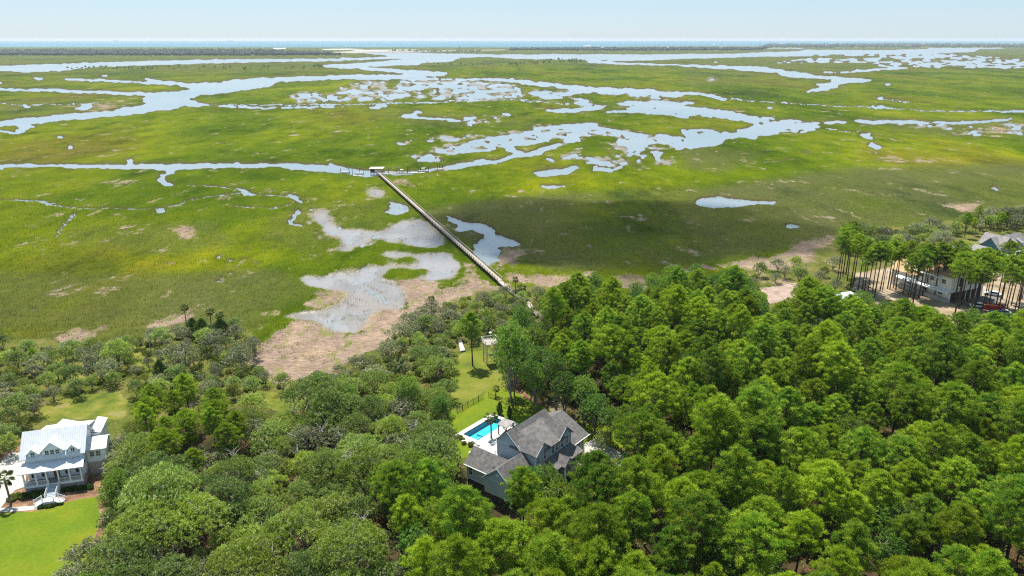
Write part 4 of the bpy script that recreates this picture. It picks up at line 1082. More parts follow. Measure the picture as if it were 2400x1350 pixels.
for u, z, h_ in ((7.2, 8.5, 1.7), (9.5, 8.65, 1.9), (12.2, 8.6, 1.85), (13.9, 8.6, 1.85), (15.6, 8.6, 1.85), (17.6, 8.65, 1.9)): window(GH, (u, -13.1, z), (1, 0, 0), (0, -1, 0), .8, h_, M['white'])
# far block, ridge along u
b = MB(); b.box(19.0, 24.4, -12.9, .4, 3.05, 6.2, sg); tri_wall(b, 'u', 24.2, .2, -6.2, 6.4, 6.2, 9.6, sg); b.obj('far_block_wall', GH)
b = MB(); b.box(24.2, 24.48, -13.0, -12.8, 3.0, 6.2, tm_); b.box(19, 24.48, -12.98, -12.9, 2.95, 3.2, tm_); b.box(18.9, 25.9, -13.75, -13.62, 6.28, 6.45, M['white']); b.obj('far_block_trim', GH)
gable(GH, 'u', -6.2, 7.0, 17.5, 25.8, 6.55, 10.1, .4, sh)
window(GH, (22.4, -12.9, 4.8), (1, 0, 0), (0, -1, 0), .95, 1.9, M['white'])
# front porch roof and entry gable
MB().slab([(9.5, -16.3, 6.35), (19.4, -16.3, 6.35), (19.0, -13.1, 7.35), (9.5, -13.1, 7.35)], .16, sh).obj('porch_roof', GH)
MB().box(9.6, 19.2, -16.2, -13.1, 2.8, 3.05, M['deckwood']).obj('porch_floor', GH)
for u in (10.0, 12.6, 15.2, 17.0, 19.0): MB().box(u - .12, u + .12, -16.1, -15.86, 3.05, 6.2, M['white']).obj('column', GH)
gable(GH, 'v', 12.9, 1.5, -17.1, -14.0, 6.6, 7.9, .3, sh, name='entry_roof')
b = MB(); tri_wall(b, 'v', -17.0, .12, 12.9, 1.4, 6.5, 7.75, sg)
for u in (11.55, 14.25): b.box(u - .13, u + .13, -17.0, -16.75, 1.2, 6.5, M['white'])
b.obj('entry_gable', GH)
railing(GH, [(14.4, -16.6, 3.0), (17.6, -18.2, 1.2)], M['white'], .9, .25, name='stair_rail')
# rear deck above the pool
MB().box(5.9, 14.6, -3.0, 2.4, 3.9, 4.1, M['white']).obj('rear_deck', GH)
railing(GH, [(5.9, 2.3, 4.1), (9.0, 2.3, 4.1), (12, 2.3, 4.1), (14.5, 2.3, 4.1)], M['white'], 1.0, .25, name='deck_railing')
for u in (6.2, 10.2, 14.3): MB().box(u - .1, u + .1, 2.1, 2.3, 1.2, 3.9, M['white']).obj('deck_post', GH)
MB().slab([(14.6, 2.0, 5.6), (19.2, 2.0, 5.6), (19.2, -2.7, 7.2), (14.6, -2.7, 7.2)], .14, sh).obj('rear_porch_roof', GH)
b = MB(); b.tube((4.0, -4.4, 8.0), (4.0, -4.4, 8.9), .09, .09, M['white'], 8); b.tube((4.0, -4.4, 8.9), (4.0, -4.4, 9.05), .2, .2, M['white'], 8); b.obj('roof_vent', GH)
for u, v, z in ((9.6, -4.2, 11.3), (12.5, -9.0, 11.3), (21.5, -9.0, 8.6), (3.5, -11.5, 8.1), (22.5, -4.0, 8.9)): MB().tube((u, v, z - .3), (u, v, z + .35), .07, .07, M['grey_metal'], 6).obj('vent_pipe', GH)
MB().box(6.3, 6.45, -13.3, -9.1, 9.72, 9.84, M['white']).obj('gutter', GH)
b = MB(); b.tube((1.1, -6.2, 7.4), (1.1, -6.2, 8.9), .04, .04, M['deadwood'], 4); b.tube((.7, -6.5, 8.7), (1.5, -5.9, 8.8), .03, .03, M['deadwood'], 4); b.tube((.8, -5.9, 8.4), (1.4, -6.6, 8.45), .03, .03, M['deadwood'], 4); b.obj('antenna', GH)
GHP = ghp; GROT = GH.rotation_euler[2]

# ---- swimming pool behind the grey house (deck with the basin cut into it)
pool = empty('swimming_pool', tuple(ghp(0, 0, 0)), GROT, 'rectangular turquoise pool with white stone deck behind the grey house', 'pool')
u0, u1, v0, v1 = 14.9, 26.0, 9.9, 14.55
b = MB(); d0, d1, e0, e1 = 12.4, 27.2, 7.4, 15.85
for q in ((d0, u0, e0, e1), (u1, d1, e0, e1), (u0, u1, e0, v0), (u0, u1, v1, e1)): b.box(q[0], q[1], q[2], q[3], 1.0, 1.38, M['pooldeck'])
b.box(9.5, 12.4, 2.6, 8.2, 1.0, 1.36, M['pooldeck']); b.box(12.4, 20.5, 2.6, 7.4, 1.0, 1.36, M['pooldeck']); b.obj('pool_deck', pool)
tile = mat('pool_plaster', (.12, .50, .58), .5, .05, 1); tdeep = mat('pool_plaster_deep', (.03, .36, .50), .5, .06, 1)
b = MB(); b.box(u0 - .3, u1 + .3, v0 - .3, v1 + .3, -.9, -.3, tile)
b.box(u0 - .3, u0, v0, v1, -.3, 1.3, tdeep); b.box(u1, u1 + .3, v0, v1, -.3, 1.3, tdeep); b.box(u0, u1, v0 - .3, v0, -.3, 1.3, tdeep); b.box(u0, u1, v1, v1 + .3, -.3, 1.3, tdeep)
b.box(u0, u1, v1 - .95, v1, -.3, -.28, tdeep); b.obj('basin', pool)
b = MB(); b.box(u0, u1 - 1.5, v0, v1 - 1.5, -.3, .85, tile); b.obj('shallow_shelf', pool)
b = MB(); b.box(u0, u0 + 2.4, v0, v0 + .3, .86, 1.32, tdeep); b.box(u0 + 2.2, u0 + 2.5, v0 + .3, v0 + 2.2, .86, 1.32, tdeep); b.box(u0 + .5, u0 + 1.9, v0 + .7, v0 + 1.0, .86, 1.2, M['white']); b.obj('spa_bench', pool)
wm = bpy.data.materials.new('pool_water'); wm.use_nodes = True
n_ = wm.node_tree.nodes; l_ = wm.node_tree.links; n_.remove(n_['Principled BSDF'])
ts = n_.new('ShaderNodeBsdfTransparent'); ts.inputs[0].default_value = (.45, .90, .95, 1); gs = n_.new('ShaderNodeBsdfGlossy'); gs.inputs['Roughness'].default_value = .05
fr_ = n_.new('ShaderNodeFresnel'); fr_.inputs[0].default_value = 1.33; mx_ = n_.new('ShaderNodeMixShader')
nz_ = n_.new('ShaderNodeTexNoise'); nz_.inputs['Scale'].default_value = 2.5; bp_ = n_.new('ShaderNodeBump'); bp_.inputs['Strength'].default_value = .15
l_.new(nz_.outputs['Fac'], bp_.inputs['Height']); l_.new(bp_.outputs[0], gs.inputs['Normal'])
l_.new(fr_.outputs[0], mx_.inputs[0]); l_.new(ts.outputs[0], mx_.inputs[1]); l_.new(gs.outputs[0], mx_.inputs[2]); l_.new(mx_.outputs[0], n_['Material Output'].inputs[0])
b = MB(); b.add([(u0, v0, 1.24), (u1, v0, 1.24), (u1, v1, 1.24), (u0, v1, 1.24)], [(0, 1, 2, 3)], wm); b.obj('pool_water', pool)
cb = empty('pool_cabana', tuple(ghp(0, 0, 0)), GROT, 'small open cabana with flat brown roof at the end of the pool', 'cabana')
MB().slab([(20.0, 5.4, 4.0), (23.5, 5.8, 4.0), (23.2, 8.9, 4.0), (19.9, 8.2, 4.0)], .16, M['shingle_t']).obj('roof', cb)
for u, v in ((20.2, 5.7), (23.2, 6.0), (22.9, 8.6), (20.2, 8.0)): MB().box(u - .1, u + .1, v - .1, v + .1, 1.36, 3.86, M['bark']).obj('post', cb)
MB().box(20.6, 22.8, 5.9, 6.5, 1.38, 2.3, M['doorwood']).obj('counter', cb)
def lounger(u, v, rz, label):
    p = ghp(u, v, 1.38); e = empty('pool_lounger', tuple(p), GROT + rz, label, 'lounger', 'loungers on the pool deck')
    MB().box(-.95, .45, -.32, .32, .25, .36, M['white']).obj('seat', e)
    MB().extr([(.45, -.32, .26), (1.0, -.32, .75), (1.0, -.32, .85), (.45, -.32, .36)], (0, .64, 0), M['white']).obj('backrest', e)
    for x in (-.85, .35):
        for y in (-.28, .28): MB().box(x - .03, x + .03, y - .03, y + .03, 0, .25, M['grey_metal']).obj('leg', e)
lounger(13.2, 10.6, 1.4, 'dark-edged lounger nearest the purple flowers at the pool corner'); lounger(13.4, 8.9, 1.2, 'lounger on the pool deck nearer the grey house wing')
# furniture on the rear deck
e = empty('patio_set', tuple(ghp(12.8, .6, 4.1)), GROT, 'purple cushioned patio set on the white rear deck', 'patio set')
MB().tube((0, 0, 0), (0, 0, .7), .06, .06, M['grey_metal'], 6).tube((0, 0, .7), (0, 0, .75), .6, .6, M['white'], 12).obj('table', e)
for k in range(4):
    a = k * 1.57 + .6; MB().box(math.cos(a) * 1.1 - .25, math.cos(a) * 1.1 + .25, math.sin(a) * 1.1 - .25, math.sin(a) * 1.1 + .25, 0, .5, M['purple']).obj('seat', e)

# ---- shingled house with teal gable, far right
def simple_windows(e, pts, w_, h_, wd, n, fm):
    for p in pts: window(e, p, wd, n, w_, h_, fm)
THS, thp = frame(2358, 620, 62.5, 'teal_house', 'teal-walled house with large tan shingle roof and dormers at the right edge behind the pines', 'house', (-10, 22, -3, 18))
st_ = M['siding_t']
b = MB(); b.box(0, 20, 2.5, 13.5, 1.0, 5.4, st_); tri_wall(b, 'u', 0, .2, 8, 5.5, 5.4, 10.6, st_); b.obj('wall', THS)
gable(THS, 'u', 8, 5.5, -.5, 20.5, 5.4, 10.9, .5, M['shingle_t'])
gable(THS, 'v', 5.0, 3.6, 3.2, 13.8, 7.6, 11.4, .3, M['shingle_t'], name='cross_gable_roof')
pr_ = MB().slab([(-.6, -.6, 4.2), (20.6, -.6, 4.2), (20.6, 2.9, 5.5), (-.6, 2.9, 5.5)], .14, mr).obj('porch_roof', THS)
for i in range(8): MB().box(.1 + i * 2.8, .35 + i * 2.8, -.2, .1, 1.2, 4.1, M['white']).obj('column', THS)
MB().box(-.2, 20.2, -.2, 2.5, 1.0, 1.6, M['concrete']).obj('porch_floor', THS)
for cu in (4.5, 8.2, 11.9, 15.6):
    d = MB().extr([(cu - .9, 3.9, 5.9), (cu + .9, 3.9, 5.9), (cu + .9, 3.9, 7.9), (cu - .9, 3.9, 7.9)], (0, 2.2, 0), st_).obj('dormer', THS)
    MB().slab([(cu - 1.15, 3.4, 7.8), (cu + 1.15, 3.4, 7.8), (cu + 1.15, 6.8, 9.5), (cu - 1.15, 6.8, 9.5)], .12, M['shingle_t']).obj('dormer_roof', d)
    window(d, (cu, 3.9, 7.0), (1, 0, 0), (0, -1, 0), .9, 1.1, M['white'])
for u in (2.2, 5.5, 9, 12.5, 16): window(THS, (u, 2.5, 3.3), (1, 0, 0), (0, -1, 0), 1.1, 1.8, M['white'])
b = MB(); b.box(-6.5, 0, 6, 12, 1.0, 5.2, st_); tri_wall(b, 'v', 6, .2, -3.2, 3.2, 5.2, 7.4, st_); b.obj('wing_wall', THS)
gable(THS, 'v', -3.2, 3.3, 5.5, 12.5, 5.1, 7.5, .3, M['shingle_t'], name='wing_roof')
SP, spp = frame(2250, 596, 62.5, 'screen_pavilion', 'small pavilion with tan hip roof beside the teal house', 'pavilion', (-2, 8, -2, 7))
b = MB(); c4 = [(-.5, -.5, 3.6), (7, -.5, 3.6), (7, 5.5, 3.6), (-.5, 5.5, 3.6)]
b.slab(c4, .15, M['white'])
for i in range(4): b.add([c4[i], c4[(i + 1) % 4], (3.25, 2.5, 5.4)], [(0, 1, 2)], M['shingle_t'])
b.obj('roof', SP)
for u in (0, 2.2, 4.4, 6.5):
    for v in (0, 5): MB().box(u - .1, u + .1, v - .1, v + .1, 1.2, 3.5, M['white']).obj('post', SP)
MB().box(-.2, 6.8, -.2, 5.2, 1.0, 1.4, M['concrete']).obj('floor', SP)

# ---- unfinished cream house among the pine trunks
UH, uhp = frame(2222, 710, -25, 'unfinished_house', 'cream wrapped house under construction with bare plywood roofs behind the tall pine trunks', 'house', (-2, 27, -17, 2))
cw = M['cream']; py_ = M['ply']
b = MB(); b.box(0, 12, -18, 0, 1.0, 8.2, cw); b.box(12, 24, -9, 0, 1.0, 5.8, cw); b.box(12, 20, -16, -9, 1.0, 7.2, cw); b.obj('wall', UH)
tb = MB(); tri_wall(tb, 'u', -.0, .2, -5.5, 5.5, 8.2, 11.8, py_); tb.obj('gable_wall', UH)
gable(UH, 'u', -5.5, 5.5, -.5, 12.5, 8.2, 11.6, .5, py_); gable(UH, 'u', -14.5, 3.6, -.5, 12.5, 8.2, 10.6, .3, py_)
gable(UH, 'u', -4.5, 4.5, 12.5, 24.5, 5.8, 8.8, .4, py_)
gable(UH, 'v', 15, 5, -16.5, -4, 7.2, 11.0, .4, py_)
MB().slab([(-.3, .0, 4.7), (21, .0, 4.7), (21, 1.9, 4.1), (-.3, 1.9, 4.1)], .3, M['white']).obj('lower_roof', UH)
MB().slab([(4, .0, 7.4), (15, .0, 7.4), (15, .9, 7.1), (4, .9, 7.1)], .2, M['white']).obj('upper_eave', UH)
b = MB(); b.box(0, 21, 0.02, 1.2, 1.0, 2.3, M['concrete']); b.obj('foundation', UH)
for u, z in ((3, 6.3), (7.5, 6.3), (12, 6.4), (16.5, 3.4), (3.5, 3.3), (10, 3.3)): window(UH, (u, .0, z), (-1, 0, 0), (0, 1, 0), 1.5, 1.0, M['white'])
for v in (-1.8, -4.6, -7.4, -10.2, -13.0, -15.8):
    MB().box(-.08, 0, v - 1.1, v + 1.1, 1.25, 3.7, M['foundation']).obj('garage_door', UH)
MB().box(-.06, 0, -5.9, -4.1, 5.2, 7.4, M['foundation']).obj('window_opening', UH); MB().box(-.06, 0, -10, -8.8, 5.2, 7.0, M['foundation']).obj('window_opening', UH)
b = MB()
for u in np.arange(21.5, 26, 1.1):
    for v in (0, -2, -4): b.box(u - .08, u + .08, v - .08, v + .08, 1.2, 4.4, py_)
    b.box(u - .08, u + .08, -4.1, .1, 4.4, 4.6, M['white'])
b.obj('porch_framing', UH, kind='stuff')
UH.scale = (1, 1, 1.4); UH.location.z = -.5
PD, pdp = frame(2262, 716, -25, 'parking_pad', None, None, (0, 0, 0, 0))
bpy.data.objects.remove(PD)

# ---- pale metal-roofed building glimpsed through the wood
MH, mhp = frame(1930, 760, 40, 'metal_roof_house', 'house with bright pale metal roof half hidden by the pines in the right wood', 'house', (-3, 24, -8, 6))
b = MB(); b.box(0, 22, -6, 4, 1.0, 5.0, sw); b.obj('wall', MH)
for s in (-1, 1):
    P = [(-.5, -1 + s * 5.6, 4.8), (22.5, -1 + s * 5.6, 4.8), (22.5, -1, 7.0), (-.5, -1, 7.0)]
    rf = MB().slab(P, .15, mr).obj('roof_slope', MH); s_ = MB(); seams(s_, *P, 40, mr); s_.obj('roof_seams', rf, kind='stuff')

# ------------------------------------------------------------------ lawns, drives, beds
def zmat(name, stops, sc, fsc=2.5, bump=.4, st=(1, 1, 1)):
    m = bpy.data.materials.new(name); m.use_nodes = True
    n = m.node_tree.nodes; l = m.node_tree.links; b = n['Principled BSDF']; b.inputs['Roughness'].default_value = .95; b.inputs['Specular IOR Level'].default_value = .15
    geo = n.new('ShaderNodeNewGeometry'); mp = n.new('ShaderNodeMapping'); mp.inputs['Scale'].default_value = st; l.new(geo.outputs['Position'], mp.inputs[0])
    t = n.new('ShaderNodeTexNoise'); t.inputs['Scale'].default_value = sc; t.inputs['Detail'].default_value = 6; l.new(mp.outputs[0], t.inputs['Vector'])
    r = n.new('ShaderNodeValToRGB'); e = r.color_ramp.elements
    e[0].position, e[0].color = stops[0][0], (*stops[0][1], 1); e[1].position, e[1].color = stops[-1][0], (*stops[-1][1], 1)
    for p, c in stops[1:-1]: e.new(p).color = (*c, 1)
    l.new(t.outputs['Fac'], r.inputs[0])
    t2 = n.new('ShaderNodeTexNoise'); t2.inputs['Scale'].default_value = fsc; t2.inputs['Detail'].default_value = 6; t2.inputs['Roughness'].default_value = .8; l.new(geo.outputs['Position'], t2.inputs['Vector'])
    r2 = n.new('ShaderNodeMapRange'); r2.inputs['From Min'].default_value = .3; r2.inputs['From Max'].default_value = .7; r2.inputs['To Min'].default_value = .72; r2.inputs['To Max'].default_value = 1.25
    l.new(t2.outputs['Fac'], r2.inputs['Value'])
    hs = n.new('ShaderNodeHueSaturation'); l.new(r2.outputs[0], hs.inputs['Value']); l.new(r.outputs[0], hs.inputs['Color']); l.new(hs.outputs[0], b.inputs['Base Color'])
    bp = n.new('ShaderNodeBump'); bp.inputs['Strength'].default_value = bump; bp.inputs['Distance'].default_value = .15; l.new(t2.outputs['Fac'], bp.inputs['Height']); l.new(bp.outputs[0], b.inputs['Normal'])
    return m
LAWN = zmat('mown_lawn', [(.3, (.075, .125, .005)), (.5, (.10, .15, .005)), (.7, (.14, .165, .008))], .12, 2.0)
ROUGH = zmat('rough_grass', [(.3, (.05, .075, .010)), (.45, (.095, .12, .012)), (.6, (.155, .155, .022)), (.75, (.20, .165, .08))], .22, 1.5, .8)
MULCH = zmat('pine_straw', [(.3, (.09, .05, .03)), (.5, (.19, .105, .06)), (.7, (.30, .19, .115))], .5, 2.0, .8)
SANDY = zmat('bare_sand', [(.3, (.16, .115, .065)), (.5, (.28, .215, .135)), (.7, (.36, .30, .21))], .15, 1.5, .5)
DIRT = zmat('brown_dirt', [(.3, (.22, .16, .12)), (.6, (.33, .25, .20))], .3, 1.5, .5)
DRIVE = M['concrete']
def wobble(poly, amp=.8, step=3.0, seed=0):
    rg = random.Random(seed); out = []
    for i in range(len(poly)):
        a = Vector(poly[i] + (0,)) if len(poly[i]) == 2 else Vector(poly[i]); b = Vector(tuple(poly[(i + 1) % len(poly)]) + (0,))
        n = max(1, int((b - a).length / step))
        for k in range(n):
            p = a.lerp(b, k / n); out.append((p.x + rg.uniform(-amp, amp), p.y + rg.uniform(-amp, amp)))
    return out
def grnd(name, pts, z, m, amp=.5, step=3, seed=1, **k):
    p = pxpoly(pts); p = wobble(p, amp, step, seed) if amp else p
    return sheet(name, p, z, m, **k)
K4 = lambda x, y: (x / 5.625, 960 + y / 5.625)
grnd('garden_bed', [(20, 1060), (45, 1030), (110, 1000), (235, 1000), (262, 1050), (255, 1120), (245, 1240), (205, 1290), (190, 1200), (0, 1215), (-80, 1220), (-80, 1090)], 1.208, MULCH, .4, 2)
grnd('lawn', [K4(-600, 1400), K4(200, 1350), K4(560, 1330), K4(870, 1215), K4(1240, 1150), K4(1310, 1200), K4(1330, 1400), (225, 1260), (190, 1320), (130, 1400), (-300, 1480)], 1.214, LAWN, .25, 2)
grnd('driveway', [K4(-300, 700), K4(0, 700), K4(120, 570), K4(320, 560), K4(345, 1010), K4(200, 1060), K4(110, 1170), K4(-10, 1320), K4(-400, 1400)], 1.216, DRIVE, 0)
grnd('path', [K4(-300, 1400), K4(-10, 1300), K4(480, 1265), K4(560, 1285), K4(560, 1305), K4(300, 1335), K4(0, 1355), K4(-300, 1430)], 1.220, DRIVE, 0)
grnd('meadow', [(95, 965), (120, 940), (200, 925), (275, 915), (300, 940), (290, 985), (230, 980), (120, 985)], 1.21, ROUGH, .8, 3)
grnd('meadow', [(60, 850), (120, 835), (250, 800), (330, 800), (400, 850), (360, 880), (250, 880), (200, 905), (110, 900)], 1.204, ROUGH, 1, 4)
grnd('meadow', [(600, 915), (700, 925), (730, 945), (680, 970), (630, 955)], 1.21, ROUGH, .8, 3)
_hole = [tuple(GHP(u, v, 0))[:2] for u, v in ((13.4, 8.4), (26.9, 8.4), (26.9, 15.5), (13.4, 15.5))]
grnd('lawn', [(1050, 895), (1075, 840), (1085, 825), (1150, 820), (1170, 850), (1180, 880), (1200, 915), (1235, 935), (1290, 960), (1330, 1005), (1260, 1060), (1050, 1075), (1055, 950)], 1.214, LAWN, .4, 2, holes=[_hole])
grnd('meadow', [(1060, 905), (1080, 862), (1075, 830), (1150, 822), (1170, 850), (1180, 880), (1196, 912), (1141, 916), (1133, 928), (1100, 948), (1068, 968), (1050, 960)], 1.219, zmat('olive_grass', [(.3, (.075, .10, .012)), (.5, (.12, .14, .014)), (.7, (.17, .165, .03))], .15, 2.0), .4, 2)
grnd('lawn', [(1340, 1000), (1400, 990), (1450, 1010), (1470, 1050), (1380, 1045)], 1.214, LAWN, .4, 2)
grnd('lawn', [(1150, 1215), (1240, 1220), (1250, 1290), (1215, 1302), (1160, 1280)], 1.214, LAWN, .4, 2)
grnd('driveway', [(1370, 1040), (1392, 1028), (1420, 1040), (1500, 1090), (1480, 1110), (1420, 1085), (1370, 1080)], 1.22, DRIVE, 0)
grnd('bare_ground', [(2010, 640), (2070, 628), (2200, 600), (2330, 620), (2500, 640), (2500, 800), (2330, 770), (2200, 755), (2080, 720), (2030, 700), (2000, 680)], 1.21, SANDY, .8, 3)
grnd('bare_ground', [(1785, 675), (1875, 660), (1870, 700), (1800, 712)], 1.21, DIRT, .8, 3)
grnd('bare_ground', [(1180, 860), (1240, 930), (1320, 960), (1260, 945), (1200, 925)], 1.207, MULCH, .5, 2)
grnd('lawn', [(2160, 572), (2300, 560), (2330, 580), (2180, 590)], 1.212, ROUGH, .5, 3)
grnd('driveway', [(2100, 790), (2150, 785), (2160, 800), (2110, 806)], 1.214, DRIVE, 0)
grnd('asphalt_pad', [(2255, 712), (2330, 684), (2350, 700), (2290, 728)], 1.222, mat('asphalt', (.16, .15, .14), .9, .3, 1), 0)

# black picket fence round the pool lawn
def fence(pts, label):
    p0 = Vector(pts[0]); e = empty('picket_fence', (p0.x, p0.y, 1.2), 0, label, 'fence'); up = Vector((0, 0, 1))
    b = MB(); pk = MB()
    for a, c in zip(pts[:-1], pts[1:]):
        a = Vector(a) - p0; c = Vector(c) - p0; a.z = c.z = 0
        for h_ in (.15, 1.0, 1.35): b.tube(a + up * h_, c + up * h_, .035, .035, M['black'], 4)
        L = (c - a).length; n = int(L / .32)
        for i in range(n): q = a.lerp(c, i / n); pk.tube(q, q + up * 1.4, .018, .018, M['black'], 4, False)
        m_ = max(1, round(L / 2.3))
        for i in range(m_): q = a.lerp(c, i / m_); MB().tube((0, 0, 0), (0, 0, 1.65), .07, .07, M['black'], 4).obj('post', e, q)
    b.obj('rail', e); pk.obj('pickets', e, kind='stuff')
k2 = lambda x, y: G(1040 + x / 4.8217, 900 + y / 4.8217, 1.2)
fence([k2(150, 330), k2(450, 160)], 'black metal picket fence along the left side of the pool lawn')
fence([k2(510, 150), k2(1050, 350)], 'black metal picket fence on the far side of the pool lawn by the wood')

# ------------------------------------------------------------------ palms
def palm_parts(h, seed, nf=20, fl=1.15, r=.2, fan=True):
    random.seed(seed)
    tm = MB().path([(0, 0, -.3), (.05, .03, h * .5), (0, .1, h)], [r * 1.15, r * .85, r], M['palmbark'], 8).mesh('trunk')
    skirt = None
    rows = []
    n = 14
    # one fan frond: petiole along +x then a fan of blades
    a = np.linspace(-1.25, 1.25, n); V = []
    for t in a:
        d = np.array([math.cos(t), math.sin(t), -.15 * abs(t)]); p = np.array([fl * .75, 0, .12]); L = fl * (.95 - .22 * abs(t)); wv = np.array([-math.sin(t), math.cos(t), 0]) * .075
        V.append([p - wv * .5, p + wv * .5, p + d * L * .6 + wv]); V.append([p - wv * .5, p + d * L * .6 + wv, p + d * L + np.array([0, 0, -.3 * L])])
    V.append([(0, 0, 0), (0, .05, 0), (fl * .78, 0, .12)])
    fm = tri_mesh('frond', np.array(V, float), M['palm'], RNG.random(len(V)) * .6)
    return tm, fm, h, nf
PALMS = [palm_parts(5.2, 1), palm_parts(3.6, 2), palm_parts(7.0, 3, 24)]
def palm(px, py, k, label, s=1.0, group=None, yellow=False):
    tm, fm, h, nf = PALMS[k]; p = G(px, py, 1.2)
    e = empty('palm_tree', tuple(p), random.uniform(0, 6.28), label, 'palm tree', group); e.scale = (s, s, s)
    link('trunk', tm, e)
    for i in range(nf):
        o = link('frond', fm, e, (0, .1 * 1, h)); el = -1.0 + 2.1 * (i / nf) ** .8
        o.rotation_euler = (random.uniform(-.2, .2), -el + random.uniform(-.15, .15) , i * 2.399)
        q = random.uniform(.85, 1.1); o.scale = (q, q, q)
    return e
palm(1151.5, 1028.5, 0, 'palm tree beside the pool with a rounded head of fan leaves', 1.0)
palm(25.5, 1182.5, 0, 'palm tree at the edge of the driveway left of the white house stair', 1.15)
palm(928, 898, 1, 'palm with golden dead fronds among the oaks near the mud flat', 1.5)
palm(454, 925, 1, 'small palm with yellowed fronds behind the bright pines', 1.3)
palm(437, 760, 2, 'tall palm standing at the marsh edge on the left', .8)
palm(497, 772, 2, 'palm above the dark cedar clump at the marsh edge', .85)
palm(520, 778, 2, 'palm right of the dark cedar clump at the marsh edge', .8)
palm(1012, 735, 2, 'palm at the marsh edge left of the dock landing', .75)
palm(1208, 690, 2, 'palm beside the shore end of the long dock', .8); palm(1222, 700, 1, 'low palm beside the shore end of the dock', 1.1)
palm(1162, 930, 1, 'small bushy palm at the corner of the pool fence', .62)
palm(2206, 600, 1, 'palm on the grass near the screen pavilion', 1.2)
for i, (u, v) in enumerate(((16.5, -19.0), (18.5, -18.6), (20.5, -17.8))):
    p = GHP(u, v, 0); q = Pn(p.x, p.y, 1.2); palm(q[0], q[1], 1, 'palm clump beside the front entry of the grey house', .95, 'palms by the grey house entry')

# clipped cypresses on the pool lawn, shrubs by the houses
for i, (x, y) in enumerate(((632, 345), (745, 385))):
    p = k2(x, y); plant('cypress_shrub', CEDARS[1], p.x, p.y, 1.2, .42, i, ('narrow cypress on the pool lawn nearer the pool corner', 'narrow cypress on the pool lawn nearer the house')[i], 'cypress', 'cypresses on the pool lawn', 1.4)
def shrub(mesh, x, y, s, label, group, cat='shrub', name='shrub', hs=1.0):
    o = link(name, mesh); o.location = (x, y, 1.15); o.scale = (s, s, s * hs); o.rotation_euler = (0, 0, random.uniform(0, 6.28)); tag(o, label, cat, group); return o
for i in range(7):
    p = WHP(.5 + i * .62 - .4, -1.3 + random.uniform(-.3, .2), 0); shrub(HEDGES[i % 2], p.x, p.y, random.uniform(.9, 1.25), 'dark green foundation shrub left of the white house stair', 'shrubs left of the white house stair')
for i in range(7):
    p = WHP(7.4 + i * .8, -1.1 + random.uniform(-.3, .3), 0); shrub(HEDGES[i % 2], p.x, p.y, random.uniform(.8, 1.1), 'dark green foundation shrub right of the white house stair', 'shrubs right of the white house stair')
for i in range(9):
    p = WHP(4.2 + i * .5, -6.2 + .04 * i - (.35 if 2 < i < 6 else 0), 0); shrub(HEDGES[1], p.x, p.y, .62, 'low rounded shrub at the foot of the white house stair', 'low shrubs at the foot of the stair')
for i in range(10):
    p = WHP(-2.4 + random.random() * 2.2, -2.5 + random.random() * 2.0, 0); shrub(SHRUBS[i % 2], p.x, p.y, random.uniform(.5, .8), 'yellow-green bed plant between the driveway and the white house', 'bed plants beside the driveway')
for i in range(9):
    p = GHP(11.4 + random.random() * 2.4, 9.5 + random.random() * 5.5, 0); o = shrub(SHRUBS[i % 2], p.x, p.y, random.uniform(.45, .7), 'flowering shrub at the pool corner under the oaks', 'flowering shrubs at the pool corner')
p = k2(1790, 760); plant('magnolia_tree', SCRUB[0], p.x, p.y, 1.2, 1.0, 0, 'rounded dark small tree at the end of the concrete drive', 'tree', None)
o = MB().tube((0, 0, 0), (.0, 0, .05), .28, .28, M['grey_metal'], 10).tube((0, 0, .35), (0, 0, .45), .5, .5, M['red'], 8).tube((0, 0, .05), (0, 0, .35), .12, .12, M['red'], 6).obj('fire_ring', label='small red object on the bare ground right of the white house lawn', cat='garden ornament')
p = G(*K4(1380, 1240), 1.22); o.location = p

MARKS = [('the white house', 130, 1060), ('the pool', 1120, 985), ('the grey house', 1240, 1060), ('the lookout tower', 1150, 820), ('the shore end of the dock', 1172, 668), ('the unfinished house', 2200, 670), ('the teal house', 2350, 575),
 ('the bright pine clump on the left', 440, 985), ('the dark cedar clump', 485, 775), ('the bottom left lawn', 100, 1265), ('the metal-roofed house', 1930, 715), ('the bottom right corner', 2400, 1350), ('the mud flat', 740, 800), ('the small lower lawn', 1208, 1265), ('the concrete drive', 1440, 1070), ('the bottom edge at mid-left', 620, 1350), ('the middle of the right edge', 2400, 960), ('the brown bank', 1830, 650), ('the bottom edge at mid-right', 1800, 1350), ('the deep right wood', 1800, 960)]
def where(px, py):
    n, mx, my = min(MARKS, key=lambda m: (px - m[1]) ** 2 + ((py - m[2]) * 1.3) ** 2)
    dx, dy = px - mx, (py - my) * 1.3; d = math.hypot(dx, dy)
    w_ = ('left of' if dx < 0 else 'right of') if abs(dx) > abs(dy) else ('behind' if dy < 0 else 'in front of')
    if d < 45: return 'close beside ' + n, n
    return ('just ' if d < 110 else '' if d < 230 else 'well ') + w_ + ' ' + n, n
